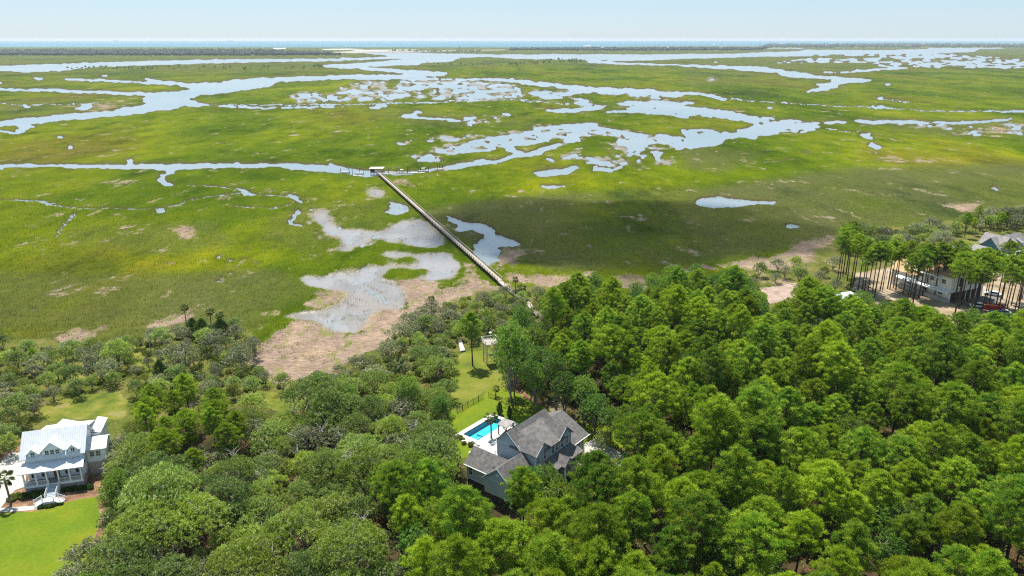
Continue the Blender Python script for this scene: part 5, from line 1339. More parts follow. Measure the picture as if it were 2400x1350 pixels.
# ------------------------------------------------------------------ individually placed trees
def tree_at(kind, mesh, px, py, s, label, cat='tree', group=None, hs=1.0):
    p = G(px, py, 1.2); PLACED.append((p.x, p.y, 3.0)); return plant(kind, mesh, p.x, p.y, 1.15, s, random.uniform(0, 6.28), label, cat, group, hs)
tree_at('pine_tree', PINES[3], 1108, 858, .98, 'lone pine standing on the lawn near the lookout tower')
tree_at('broadleaf_tree', BROADS[0], 1201, 950, 1.42, 'tall broadleaf tree just behind the pool fence', hs=1.15)
tree_at('pine_tree', GROVE[0], 1217, 1303, .92, 'slender pine on the small lawn below the grey house, left of a pair', group='pair of pines on the small lawn')
tree_at('pine_tree', GROVE[2], 1225.5, 1300, .92, 'slender pine on the small lawn below the grey house, right of a pair', group='pair of pines on the small lawn')
for x_, y_, s_ in ((1030, 898, .85), (1058, 872, .55), (1045, 940, .75), (1000, 870, .8)): tree_at('live_oak_tree', OAKS[int(s_ * 20) % 4], x_, y_, s_, 'lawn-side live oak ' + where(x_, y_)[0], group='oaks beside the lawn')
for i, (x_, y_) in enumerate(((330, 1120), (470, 1180), (560, 1080), (640, 1210), (820, 1080), (900, 980), (760, 1010), (420, 1290), (860, 1250), (300, 1230), (980, 1010), (690, 950))):
    tree_at('dead_tree', (None, DEADS[i % 2]), x_, y_ + 60, 1.15 + .1 * (i % 3), 'leafless tree among oaks, ' + where(x_, y_)[0], group='leafless trees among the oaks')
tree_at('live_oak_tree', (OAKS[3][0], OAKS[3][1]), 280, 862, .85, 'dark leaning oak with an open crown at the left marsh edge', hs=1.25)
tree_at('dead_tree', (None, DEADS[2]), 355, 826, .75, 'bare dark snag standing at the left marsh edge')
tree_at('dead_tree', (None, DEADS[0]), 155, 852, .9, 'grey half-dead tree near the left marsh edge')
tree_at('dead_tree', (None, DEADS[1]), 1000, 800, .8, 'bare forked tree above the mud flat')
tree_at('dead_tree', (None, DEADS[0]), 700, 1115, 1.0, 'pale dead tree in the middle of the oaks')
tree_at('dead_tree', (None, DEADS[0]), 735, 1300, 1.1, 'bleached fallen-looking dead tree near the bottom of the oaks')
tree_at('dead_tree', (None, DEADS[2]), 20, 950, .85, 'grey dead tree at the left edge above the white house')
tree_at('dead_tree', (None, DEADS[1]), 1885, 650, 1.1, 'bare tree on the brown bank at the right shore')
tree_at('pine_tree', GROVE[1], 2285, 545, .62, 'lone thin pine rising above the far right shore')
tree_at('cedar_tree', CEDARS[0], 455, 792, 1.25, 'dark cedar in the clump at the left marsh edge, leftmost', group='dark cedars at the marsh edge', hs=.72)
tree_at('cedar_tree', CEDARS[0], 478, 800, 1.45, 'dark cedar in the clump at the left marsh edge, middle', group='dark cedars at the marsh edge', hs=.7)
tree_at('cedar_tree', CEDARS[1], 520, 795, 1.5, 'dark cedar in the clump at the left marsh edge, rightmost', group='dark cedars at the marsh edge', hs=.75)
tree_at('cedar_tree', CEDARS[1], 380, 900, 1.2, 'dark green cedar among the scrub above the bright pines')
tree_at('pine_tree', PINES[3], 85, 868, .42, 'bright yellow-green young pine at the left marsh edge')
tree_at('shrub_oak', GREYOAKS[0], 510, 830, 1.2, 'grey moss-hung oak right of the dark cedars')
tree_at('shrub_oak', GREYOAKS[0], 430, 880, 1.5, 'wide grey twiggy oak above the bright pines')
tree_at('shrub_oak', GREYOAKS[1], 2120, 590, 1.5, 'pale grey round oak on the far right shore')
tree_at('broken_pine', (link_mesh := PINES[3][0], PINES[3][1]), 1690, 735, .7, 'brown dying pine at the shore side of the right wood') if False else None

# right-hand grove: tall bare trunks in front of the unfinished house
GT = [(60,890),(110,930),(140,962),(240,990),(272,1012),(350,912),(385,900),(450,882),(480,885),(525,872),(655,950),(745,1000),(782,1010),(806,998),(905,975),(940,972),(1062,1012),(1128,1022),(1150,1018),(1240,1032),(1275,1040),(1330,1080),(1385,1145),(1420,1100),(1500,1052),(1600,1132),(1640,1010),(1740,1082),(1790,1092),(1880,1112),
      (700,1120),(770,1140),(1540,1250),(1580,1240),(1320,1290),(2010,1200),(2100,1290),(2160,1220),(2240,1260),(1960,1290),(-140,720),(-80,780),(-40,860),(0,830),(2300,1150),(2350,1250),(180,975),(560,900),(860,1000),(1560,1150),(1700,1160),(-180,780),(-100,700),(-220,830),(1340,1000),(1900,1200),(2220,1020),(2260,900),(1960,1020),(2080,1100),(2180,1050)]
for i, (x, y) in enumerate(GT):
    px, py = 2000 + x / 5.625, 520 + y / 5.625
    p = G(px, py, 1.2); PLACED.append((p.x, p.y, 2.0))
    sd = ('left third' if px < 2110 else 'middle' if px < 2270 else 'right third'); rw = 'back row' if py < 690 else 'front row' if py > 715 else 'middle row'
    plant('pine_tree', GROVE[i % 3], p.x, p.y, 1.15, random.uniform(.88, 1.05), random.uniform(0, 6.28), 'bare-trunked pine in the ' + rw + ', ' + sd + ', of the grove by the unfinished house', 'tree', 'grove pines, ' + rw + ' ' + sd)

# ------------------------------------------------------------------ woods
def label_pine(px, py, k=0):
    look = ('domed', 'medium-sized', 'very wide-crowned', 'small narrow', 'tall-stemmed', 'broad flat-topped')[k]
    a, n = where(px, py)
    return look + ' pine ' + a, 'pines near ' + n
def label_pine_two(px, py, k=0):
    look = ('domed', 'medium', 'very wide-crowned', 'small narrow', 'tall-stemmed', 'broad flat-topped')[k]
    def L(w, g): return look + ' pine ' + w, g
    if py > 1130 and px < 1500:
        return L('between the grey house and the bottom edge', 'pines below the grey house') if px > 1180 else L('at the front left of the grey house', 'pines at the front left of the grey house')
    if px < 700: return L('in the bright green clump above the left oaks', 'pines of the bright clump on the left')
    if px < 1500 and py > 1000: return L('beside the front entry of the grey house', 'pines by the front entry of the grey house')
    if py > 1230: return L('near the bottom edge, ' + ('left part' if px < 1800 else 'towards the right corner') + ' of the wood', 'pines near the bottom edge')
    if py > 1050: return L(('in the lower right wood, centre' if px < 1950 else 'in the lower right wood by the right edge'), 'pines of the lower right wood')
    if px > 1950: return L('below the unfinished house ' + ('at the right edge' if px > 2220 else 'and its sandy ground'), 'pines below the unfinished house')
    if py < 780: return L('on the marsh side of the wood, ' + ('near the dock' if px < 1500 else 'right half'), 'pines of the wood beside the marsh')
    if py < 900: return L('in the middle of the wood, second belt from the marsh', 'pines of the second belt')
    return L('right of the grey house ' + ('and close to its drive' if px < 1650 else 'in the deep wood'), 'pines right of the grey house')
def label_pine_old(px, py):
    if py > 1130 and px < 1500: return 'bright green pine in the wood between the grey house and the bottom edge', 'pines below the grey house'
    if px > 1450 and py > 1080: return 'domed green pine in the dense wood at the bottom right', 'pines of the dense wood at bottom right'
    if px > 1900: return 'pine in the wood on the right below the unfinished house', 'pines below the unfinished house'
    if py < 860: return 'pine in the wood along the marsh right of the dock', 'pines of the wood beside the marsh'
    return 'pine in the wood right of the grey house', 'pines right of the grey house'
NP = [0]; EXTRA = []
def f_pine(z0=1.15, smin=.76, smax=1.14, sets=PINES):
    def f(x, y, rg):
        kk = int(rg.integers(len(sets))); m = sets[kk]; s = float(rg.uniform(smin, smax)); px, py = Pn(x, y, 15)
        lb, gp = label_pine(px, py, kk if sets is PINES else 1); NP[0] += 1
        if len(EXTRA) < 0: pass
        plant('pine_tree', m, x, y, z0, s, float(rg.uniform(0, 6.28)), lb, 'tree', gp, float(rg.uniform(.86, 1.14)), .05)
    return f
WOOD_R = [(1290,730),(1320,700),(1390,690),(1440,692),(1480,705),(1560,668),(1640,652),(1700,660),(1770,700),(1820,745),(1870,700),(1930,700),(2040,718),(2150,742),(2250,765),(2330,772),(2440,765),(2560,800),(2560,1470),(1480,1470),(1480,1200),(1450,1120),(1500,1060),(1500,990),(1440,900),(1320,820)]
WOOD_C = [(1100,1165),(1200,1150),(1260,1105),(1330,1120),(1400,1090),(1450,1110),(1490,1190),(1500,1470),(1060,1470),(960,1300),(930,1200),(880,1130),(930,1100),(1040,1115)]
NEAR_L = [(330,935),(400,905),(470,925),(540,950),(580,1010),(560,1050),(430,1070),(350,1020)]
for poly, d, nmax, seed in ((WOOD_C, 5.7, 70, 5), (NEAR_L, 5.0, 15, 6), (WOOD_R, 5.9, 420, 7)):
    scatter(poly, 15.0 if poly is not NEAR_L else 11.0, d, nmax, f_pine() if poly is not NEAR_L else f_pine(smin=.55, smax=.8), seed, 4.4, tries=14000)

def simple(kind, meshes, lo, hi, label, group, z=1.1, hs=(.9, 1.1)):
    def f(x, y, rg):
        k = int(rg.integers(len(meshes))); s = float(rg.uniform(lo, hi)); a, n = where(*Pn(x, y, 3))
        plant(kind, meshes[k], x, y, z, s, float(rg.uniform(0, 6.28)), ('small ' if s < lo + .33 * (hi - lo) else 'large ' if s > lo + .67 * (hi - lo) else '') + label + ' ' + a, 'tree', group + ' near ' + n, float(rg.uniform(*hs)), .05)
    return f
BROAD_R = [(1165,800),(1230,770),(1300,800),(1400,850),(1500,930),(1480,1000),(1430,1000),(1330,950),(1260,925),(1200,890)]
scatter(BROAD_R, 8.5, 5.2, 44, simple('broadleaf_tree', BROADS, .8, 1.15, 'dark green broadleaf tree', 'broadleaf trees'), 8, 3.2)
def low_storey(x, y, rg):
    plant('understorey_tree', BROADS[int(rg.integers(2))], x, y, 1.0, float(rg.uniform(.7, 1.08)), float(rg.uniform(0, 6.28)), 'low broadleaf tree between pines, ' + where(*Pn(x, y, 7))[0], 'tree', 'low pinewood trees near ' + where(*Pn(x, y, 7))[1], 1.0, .06)
own = [(a, b, d * .55) for a, b, d in PLACED]
print('low', scatter(WOOD_R, 7.5, 5.2, 230, low_storey, 15, 4.2, tries=9000, own=own))
print('low', scatter(WOOD_C, 7.5, 5.2, 40, low_storey, 16, 4.2, tries=4000, own=own))
OAK_C = [(262,1040),(330,1000),(420,1060),(560,1060),(585,960),(640,940),(700,950),(790,900),(870,880),(960,920),(1040,925),(1062,1000),(1085,1090),(960,1100),(880,1120),(930,1220),(1000,1320),(1050,1470),(60,1470),(150,1360),(245,1290),(250,1180),(235,1110)]
def lab_oak(x, y, rg):
    k = int(rg.integers(4)); a, n = where(*Pn(x, y, 7))
    plant('live_oak_tree', OAKS[k], x, y, 1.1, float(rg.uniform(.55, 1.08)), float(rg.uniform(0, 6.28)), ('spreading', 'medium', 'very wide', 'smaller rounded')[k] + ' live oak ' + a, 'tree', 'live oaks near ' + n, float(rg.uniform(.85, 1.4)), .12)
scatter(OAK_C, 7.0, 6.3, 190, lab_oak, 9, 4.6, tries=9000)
def f_bright(x, y, rg):
    a, n = where(*Pn(x, y, 7)); plant('broadleaf_tree', BROADS[int(rg.integers(2))], x, y, 1.1, float(rg.uniform(.65, .95)), float(rg.uniform(0, 6.28)), 'fresh green upright tree among the oaks, ' + a, 'tree', 'fresh green trees near ' + n, 1.0, .05)
own = [(a, b, d * .6) for a, b, d in PLACED]
scatter(OAK_C, 8.0, 7.5, 44, f_bright, 19, 3.0, tries=3000, own=own)
def lab_gap(x, y, rg):
    plant('scrub_tree', (SCRUB + GREYOAKS[:1])[int(rg.integers(4))], x, y, 1.1, float(rg.uniform(.9, 1.35)), float(rg.uniform(0, 6.28)), 'small tree between live oaks, ' + where(*Pn(x, y, 3))[0], 'tree', 'small oak-wood trees near ' + where(*Pn(x, y, 3))[1], 1.0, .08)
own = [(a, b, d * .62) for a, b, d in PLACED]
scatter(OAK_C, 4.0, 3.6, 110, lab_gap, 10, 2.4, tries=6000, own=own)
EDGE_L = [(-90,955),(40,965),(62,1000),(20,1045),(-90,1060)]
SHORE_L = [(-60,830),(0,815),(100,820),(260,812),(420,775),(560,770),(600,800),(590,850),(640,905),(560,930),(330,925),(290,900),(120,940),(60,975),(-60,1000)]
SHORE_C = [(640,905),(760,880),(850,860),(900,815),(960,760),(1060,705),(1180,690),(1290,690),(1290,740),(1240,790),(1170,790),(1080,800),(1060,880),(960,910),(870,880),(780,895),(690,925)]
SHORE_R = [(1960,580),(2010,550),(2100,545),(2230,540),(2300,520),(2440,490),(2500,500),(2450,545),(2300,552),(2230,580),(2120,600),(2010,592)]
SHORE_R2 = [(1700,690),(1760,640),(1840,620),(1920,640),(1960,620),(1960,680),(1900,670),(1860,655),(1780,665),(1760,700)]
for k, (poly, n1, lb, gp) in enumerate(((SHORE_L, 92, 'scrubby marsh-edge tree', 'scrub trees'), (SHORE_C, 120, 'scrubby marsh-edge tree', 'scrub trees'),
        (SHORE_R, 90, 'grey-green shore tree', 'shore trees'), (SHORE_R2, 16, 'low bank tree', 'bank trees'))):
    scatter(poly, 3.0, (4.6, 4.6, 4.9, 7)[k], n1, simple('scrub_tree', SCRUB + GREYOAKS, .65 if k != 2 else .95, 1.15 if k != 2 else 1.6, lb, gp), 20 + k, 2.2)
scatter(EDGE_L, 4.0, 3.6, 30, simple('scrub_tree', SCRUB, .8, 1.3, 'green tree left of the white house,', 'edge trees'), 29, 1.8, keeps=[])
# taller shore trees far right
scatter([(2240,520),(2420,500),(2520,500),(2480,560),(2260,560)], 6, 6, 14, simple('pine_tree', [PINES[1], PINES[3]], .5, .72, 'dark shore pine', 'shore pines'), 31, 2.5)
def f_shrub(lb, gp, ms=SHRUBS):
    def f(x, y, rg):
        a, n = where(*Pn(x, y, 1.5)); shrub(ms[int(rg.integers(len(ms)))], x, y, float(rg.uniform(.6, 1.4)), 'low scrub bush ' + a, 'bushes near ' + n)
    return f
own = [(a, b, .8) for a, b, d in PLACED]
scatter(SHORE_L, 1.2, 3.0, 120, f_shrub('low bush in the open scrub at the left marsh edge', 'bushes at the left marsh edge'), 41, 1.2, own=own)
scatter(SHORE_C, 1.2, 3.2, 100, f_shrub('low bush in the scrub below the dock', 'bushes below the dock'), 42, 1.2, own=own)
# undergrowth of the woods: one tangle of leaves over the forest floor
def undergrowth():
    n = 70000
    P = np.array([tuple(G(x, y, 1.2))[:2] for x, y in WOOD_R + WOOD_C + OAK_C + BROAD_R]); lo, hi = P.min(0), P.max(0)
    C = RNG.uniform(lo, hi, (n * 2, 2)); ins = np.zeros(len(C), bool)
    for w_ in (WOOD_R, WOOD_C, OAK_C, BROAD_R, SHORE_L, SHORE_C):
        ins |= inpoly(C[:, 0], C[:, 1], [tuple(G(x, y, 1.2))[:2] for x, y in w_])
    px, py = Pn(C[:, 0], C[:, 1], 1.2)
    for k in KEEP: ins &= ~inpoly(px, py, k)
    ins &= fbm(C[:, 0] / 7, C[:, 1] / 7, 3, 61) > .49
    C = C[ins]
    z = 1.2 + RNG.random(len(C)) ** 1.5 * 1.6
    T = leaves(np.column_stack([C, z]), RNG.uniform(.16, .34, len(C)))
    o = link('undergrowth', tri_mesh('undergrowth', T, M['broad'], RNG.random(len(C)))); tag(o, kind='stuff')
undergrowth()
print('COUNTS', COUNT, 'pines', NP)

# ------------------------------------------------------------------ long dock, pavilion, boats
D0 = G(1172, 664, 1.2); D1 = G(884, 406, 1.2)
dv = (D1 - D0); dv.z = 0; DL = dv.length; dd = dv.normalized(); dn = Vector((dd.y, -dd.x, 0)); DA = math.atan2(dd.y, dd.x)
dock = empty('long_dock', (D0.x, D0.y, 0), DA, 'long narrow wooden boardwalk dock crossing the marsh to the creek', 'dock')
zd = 2.3; hw = 1.0
# planks: the nearest ones singly, the rest as one part
pl = MB().box(-.14, .14, -hw, hw, -.05, 0, M['dockwood']).mesh('plank'); NPL = 300; st = .305
for i in range(NPL): o = link('plank', pl, dock, (i * st, random.uniform(-.02, .02), zd + random.uniform(-.008, .008)))
b = MB()
x = NPL * st
while x < DL: b.box(x - .14, x + .14, -hw, hw, zd - .05, zd + random.uniform(-.01, .01), M['dockwood']); x += st
b.obj('far_planks', dock, kind='stuff')
b = MB()
for y in (-hw + .1, hw - .1): b.box(0, DL, y - .06, y + .06, zd - .32, zd - .06, M['piling'])
b.obj('joist', dock)
pm = MB().tube((0, 0, -1.0), (0, 0, zd + 1.15), .11, .10, M['piling'], 6).mesh('piling')
n = int(DL / 3.05)
for i in range(n + 1):
    for s in (-1, 1): link('piling', pm, dock, (i * 3.05, s * (hw + .1), 0))
b = MB(); k = MB()
for s in (-1, 1):
    y = s * (hw + .03)
    k.box(0, DL, y - .09, y + .09, zd + 1.06, zd + 1.12, M['deckwood'])
    for h_ in (.35, .7): k.box(0, DL, y - .02, y + .02, zd + h_, zd + h_ + .09, M['deckwood'])
k.obj('handrail', dock)
b = MB()
for i in range(n + 1):
    b.box(i * 3.05 - .05, i * 3.05 + .05, -hw - .15, hw + .15, zd - .5, zd - .34, M['piling'])
    if i % 2 == 0: b.tube((i * 3.05, -hw - .1, zd - .4), (i * 3.05, hw + .1, .3), .04, .04, M['piling'], 4)
b.obj('cross_brace', dock, kind='stuff')
# boardwalk continuing to the land
bw = empty('boardwalk', tuple(G(1172, 664, 1.2)), 0, 'pale boardwalk running from the dock through the shore trees', 'boardwalk')
o0 = G(1172, 664, 1.2); q = [o0, G(1205, 692, 1.2), G(1235, 712, 1.2), G(1262, 745, 1.2)]
b = MB()
for a, c in zip(q[:-1], q[1:]):
    a = a - o0; c = c - o0; d = (c - a).normalized(); s_ = Vector((-d.y, d.x, 0)) * .9
    b.slab([a - s_ + Vector((0, 0, .9)), c - s_ + Vector((0, 0, .7)), c + s_ + Vector((0, 0, .7)), a + s_ + Vector((0, 0, .9))], .12, M['deckwood'])
b.obj('deck', bw)
for i in range(1, 9):
    t = i / 9 * 3; j = min(2, int(t)); p = (q[j] - o0).lerp(q[j + 1] - o0, t - j)
    MB().tube(p, p + Vector((0, 0, 1.9)), .09, .09, M['piling'], 5).obj('post', bw)

# pavilion over the pierhead
PV = empty('dock_pavilion', (D1.x, D1.y, 0), R(4), 'covered pierhead with flat pale roof at the creek end of the dock', 'pavilion'); PV.scale = (.7, .7, .84)
MB().slab([(-7.6, -3.2, 5.6), (6.4, -3.2, 5.6), (7.2, 5.4, 6.0), (-6.6, 5.4, 6.0)], .22, M['pooldeck']).obj('roof', PV)
MB().box(-6.4, 6.0, -2.6, 4.8, 2.2, 2.4, M['dockwood']).obj('deck', PV)
for x in (-6.2, -3.1, 0, 3.0, 5.8):
    for y in (-2.4, 4.6): MB().tube((x, y, -1), (x, y, 5.45), .16, .14, M['piling'], 6).obj('post', PV)
b = MB()
for y in (-2.5, 4.7):
    for z in (2.9, 3.3): b.box(-6.3, 5.9, y - .03, y + .03, z, z + .1, M['deckwood'])
b.box(-6.2, -2.0, -2.5, -2.3, 2.4, 5.2, M['foundation']); b.box(1.8, 5.8, 3.8, 4.6, 2.4, 3.0, M['deckwood']); b.obj('railing', PV)
# floating docks
def floatdock(a, c, label, w_=1.9):
    a = G(*a, .3); c = G(*c, .3); d = c - a; e = empty('floating_dock', (a.x, a.y, 0), math.atan2(d.y, d.x), label, 'floating dock')
    L = d.length; n = max(1, int(L / 3))
    for i in range(n): MB().box(i * L / n, (i + 1) * L / n - .08, -w_ / 2, w_ / 2, .05, .42, M['pooldeck']).obj('deck_section', e)
    return e
floatdock((802, 410.5), (848, 413), 'short pale floating dock left of the pavilion')
floatdock((893, 407), (1004, 404.5), 'long pale floating dock right of the pavilion')
K8 = lambda x, y: (780 + x / 8, 370 + y / 8)
for x, y0, y1 in ((148, 190, 275), (310, 195, 300), (368, 195, 300), (498, 190, 290), (1050, 185, 300), (1205, 180, 295), (1245, 180, 295), (1402, 155, 295), (1445, 150, 295), (1605, 140, 270), (1642, 140, 265), (1795, 145, 265), (1963, 100, 230), (2003, 95, 215), (2060, 100, 215)):
    p = G(*K8(x, y1), 0); h_ = (y1 - y0) / 8 / (FPX / (p.y * CT + H * ST)) / CT
    b = MB().tube((0, 0, -1), (0, 0, min(h_, 9.0)), .2, .17, M['piling'], 6).tube((0, 0, min(h_, 9.0)), (0, 0, min(h_, 9) + .35), .24, .02, M['white'], 6)
    o = b.obj('mooring_piling', label='tall dark mooring piling with pale cap beside the floating docks', cat='piling', group='mooring pilings at the creek'); o.location = p
def boat(pxy, L, rz, label, hull='boatwhite', top=True, extra=None, engine=True):
    p = G(*pxy, 0); e = empty('motor_boat', (p.x, p.y, .1), rz, label, 'boat', 'boats at the creek dock')
    w_ = L * .17; prof = [(-L / 2, w_), (-L / 2 + .1, w_), (L * .15, w_), (L * .35, w_ * .72), (L / 2, .04)]
    b = MB(); top_ = [(x, y, .75 + .25 * max(0, x / L)) for x, y in prof] + [(x, -y, .75 + .25 * max(0, x / L)) for x, y in prof[::-1]]
    bot = [(x * .94, y * .7, 0) for x, y, z in top_]; n = len(top_)
    b.add(top_ + bot, [(i, i + n, (i + 1) % n + n, (i + 1) % n) for i in range(n)] + [tuple(range(2 * n - 1, n - 1, -1))], M[hull])
    inn = [(x * .93, y * .82, .38) for x, y, z in top_]; lip = [(x * .95, y * .88, z) for x, y, z in top_]
    b.add(top_ + lip + inn, [(i, (i + 1) % n, (i + 1) % n + n, i + n) for i in range(n)] + [(i + n, (i + 1) % n + n, (i + 1) % n + 2 * n, i + 2 * n) for i in range(n)] + [tuple(range(2 * n, 3 * n))], M[hull])
    b.obj('hull', e)
    MB().box(-.3, .5, -.4, .4, .4, 1.25, M[hull]).box(.3, .36, -.38, .38, 1.25, 1.6, M['glass']).obj('console', e)
    MB().box(-1.3, -.8, -.4, .4, .4, .95, M['white']).obj('seat', e)
    if top:
        MB().slab([(-1.2, -.9, 2.6), (1.0, -.9, 2.6), (1.0, .9, 2.6), (-1.2, .9, 2.6)], .08, M['white']).obj('canopy', e)
        b = MB()
        for x in (-.9, .7):
            for y in (-.6, .6): b.tube((x, y, .6), (x, y, 2.52), .03, .03, M['grey_metal'], 4)
        b.obj('canopy_frame', e)
    if engine: MB().box(-L / 2 - .5, -L / 2, -.22, .22, .5, 1.15, M['black']).box(-L / 2 - .35, -L / 2 - .15, -.08, .08, -.3, .5, M['black']).obj('outboard_engine', e)
boat(K8(235, 285), 6.8, .05, 'white open motor boat farthest left at the short floating dock', top=False)
boat(K8(490, 305), 6.0, 3.2, 'white motor boat with dark engine just left of the pavilion', top=False)
boat(K8(1080, 288), 7.5, .05, 'low white boat moored right of the pavilion', top=False)
boat(K8(1290, 288), 7.2, 3.1, 'white boat with raised white canopy right of the pavilion')
boat(K8(1700, 262), 8.0, .1, 'white boat with windscreen near the end of the long floating dock', top=True)
boat(K8(2010, 232), 6.5, .2, 'white boat beside orange gear at the far end of the docks', top=False)
e = MB().box(-1.2, 1.2, -.8, .8, .45, .95, M['orange']).obj('gear_box', label='orange and yellow gear on the dock beside the last boat', cat='box'); e.location = G(*K8(2075, 225), 0)

# ------------------------------------------------------------------ lookout tower and white ramp near the lawn
p = G(1150, 850, 1.2); LT = empty('lookout_tower', tuple(p), R(20), 'pale wooden lookout tower with open railed platform above the shore trees', 'tower')
hh = 6.4; a_ = 1.5
for x in (-1, 1):
    for y in (-1, 1): MB().tube((x * a_ * 1.1, y * a_ * 1.1, -.3), (x * a_, y * a_, hh), .12, .11, M['deadwood'], 5).obj('leg', LT)
b = MB()
for z0, z1 in ((.3, 3.2), (3.2, 6.2)):
    for s in (-1, 1):
        b.tube((-a_, s * a_, z0), (a_, s * a_, z1), .05, .05, M['deadwood'], 4); b.tube((a_, s * a_, z0), (-a_, s * a_, z1), .05, .05, M['deadwood'], 4)
        b.tube((s * a_, -a_, z0), (s * a_, a_, z1), .05, .05, M['deadwood'], 4); b.tube((s * a_, a_, z0), (s * a_, -a_, z1), .05, .05, M['deadwood'], 4)
b.obj('brace', LT)
MB().box(-2.1, 2.1, -2.1, 2.1, hh, hh + .15, M['deckwood']).obj('platform', LT)
railing(LT, [(-2.05, -2.05, hh + .15), (2.05, -2.05, hh + .15), (2.05, 2.05, hh + .15), (-2.05, 2.05, hh + .15), (-2.05, -2.05, hh + .15)], M['white'], 1.05, .3)
MB().tube((0, 0, hh), (0, 0, hh + 2.6), .06, .06, M['white'], 6).tube((0, 0, hh + 2.5), (0, 0, hh + 2.9), .1, .45, M['white'], 8).tube((0, 0, hh + 2.9), (0, 0, hh + 3.3), .45, .1, M['white'], 8).obj('lamp_globe', LT)
b = MB()
for i in range(14): b.box(1.6 + .28 * i, 1.85 + .28 * i, -2.3, -1.4, hh * .5 - .24 * i - .05 + .2, hh * .5 - .24 * i + .2, M['deckwood'])
b.obj('stair_treads', LT)
railing(LT, [(1.6, -2.3, hh * .5 + .2), (5.4, -2.3, .2)], M['white'], .9, .3, name='stair_rail'); MB().box(-1.0, 1.7, -2.4, -1.4, hh * .5, hh * .5 + .12, M['deckwood']).obj('stair_landing', LT)
e = empty('white_ramp', (0, 0, 0), 0, 'narrow white boardwalk ramp at the top of the lawn beside the lone pine', 'boardwalk')
q = [G(1074, 800, 1.2), G(1080, 798, 1.2), G(1090, 824, 1.2), G(1079, 826, 1.2)]
MB().slab([x + Vector((0, 0, .5)) for x in q], .3, M['pooldeck']).obj('deck', e)
for x in q: MB().tube(x + Vector((0, 0, -.3)), x + Vector((0, 0, .25)), .08, .08, M['piling'], 5).obj('post', e)

# ------------------------------------------------------------------ vehicles at the building site
def vehicle(px, py, rz, kind, body, label, cat, L=4.8, W=1.85, cab=.55, group=None):
    p = G(px, py, 1.23); e = empty(kind, tuple(p), rz, label, cat, group); w_ = W / 2
    prof = [(-L / 2, .35), (-L / 2, .95), (-L * .42, 1.02), (L * .22, 1.0), (L * .47, .85), (L / 2, .6), (L / 2, .35)]
    MB().extr([(x, -w_, z) for x, z in prof], (0, W, 0), M[body]).obj('body', e)
    g_ = [(-L * .38, 1.0), (-L * .30, 1.58), (L * .05, 1.60), (L * .24, 1.0)] if cab > .5 else [(-L * .02, 1.0), (0.02 * L, 1.75), (L * .2, 1.75), (L * .32, 1.0)]
    MB().extr([(x, -w_ * .86, z) for x, z in g_], (0, W * .86, 0), M['glass']).obj('windows', e)
    MB().slab([(g_[1][0], -w_ * .84, g_[1][1] + .05), (g_[2][0], -w_ * .84, g_[2][1] + .05), (g_[2][0], w_ * .84, g_[2][1] + .05), (g_[1][0], w_ * .84, g_[1][1] + .05)], .07, M[body]).obj('roof', e)
    for x in (-L * .3, L * .32):
        for s in (-1, 1): MB().tube((x, s * w_ * .82, .34), (x, s * w_ * 1.02, .34), .34, .34, M['rubber'], 12).obj('wheel', e)
    return e
vehicle(2290, 720, 2.7, 'parked_car', 'white', 'white car parked in front of the red skip by the unfinished house', 'car')
vehicle(2350, 737, 2.9, 'parked_car', 'white', 'white car right of the red skip with blue behind it', 'car'); vehicle(2336, 737, 2.2, 'parked_car', 'blue', 'blue car below the red skip', 'car', 4.4)
vehicle(2326, 692, 2.5, 'delivery_van', 'white', 'white vehicle behind the right corner of the unfinished house', 'van', 5.4, 2.0)
p = G(2326, 724, 1.23); e = empty('skip_container', tuple(p), R(-18), 'open red steel skip on the sand by the unfinished house', 'skip')
b = MB()
for q in ((-3.1, 3.1, -1.25, -1.17), (-3.1, 3.1, 1.17, 1.25)): b.box(*q, .15, 1.6, M['red'])
for q in ((-3.1, -3.02), (3.02, 3.1)): b.box(*q, -1.17, 1.17, .15, 1.6, M['red'])
b.box(-3.02, 3.02, -1.17, 1.17, .15, .25, M['red']); b.obj('shell', e)
for x in (-2.4, -1.2, 0, 1.2, 2.4): MB().box(x - .06, x + .06, -1.32, -1.25, .2, 1.55, M['red']).obj('rib', e)
MB().box(-2.8, 2.8, -1.0, 1.0, .9, 1.2, M['ply']).obj('rubble', e)

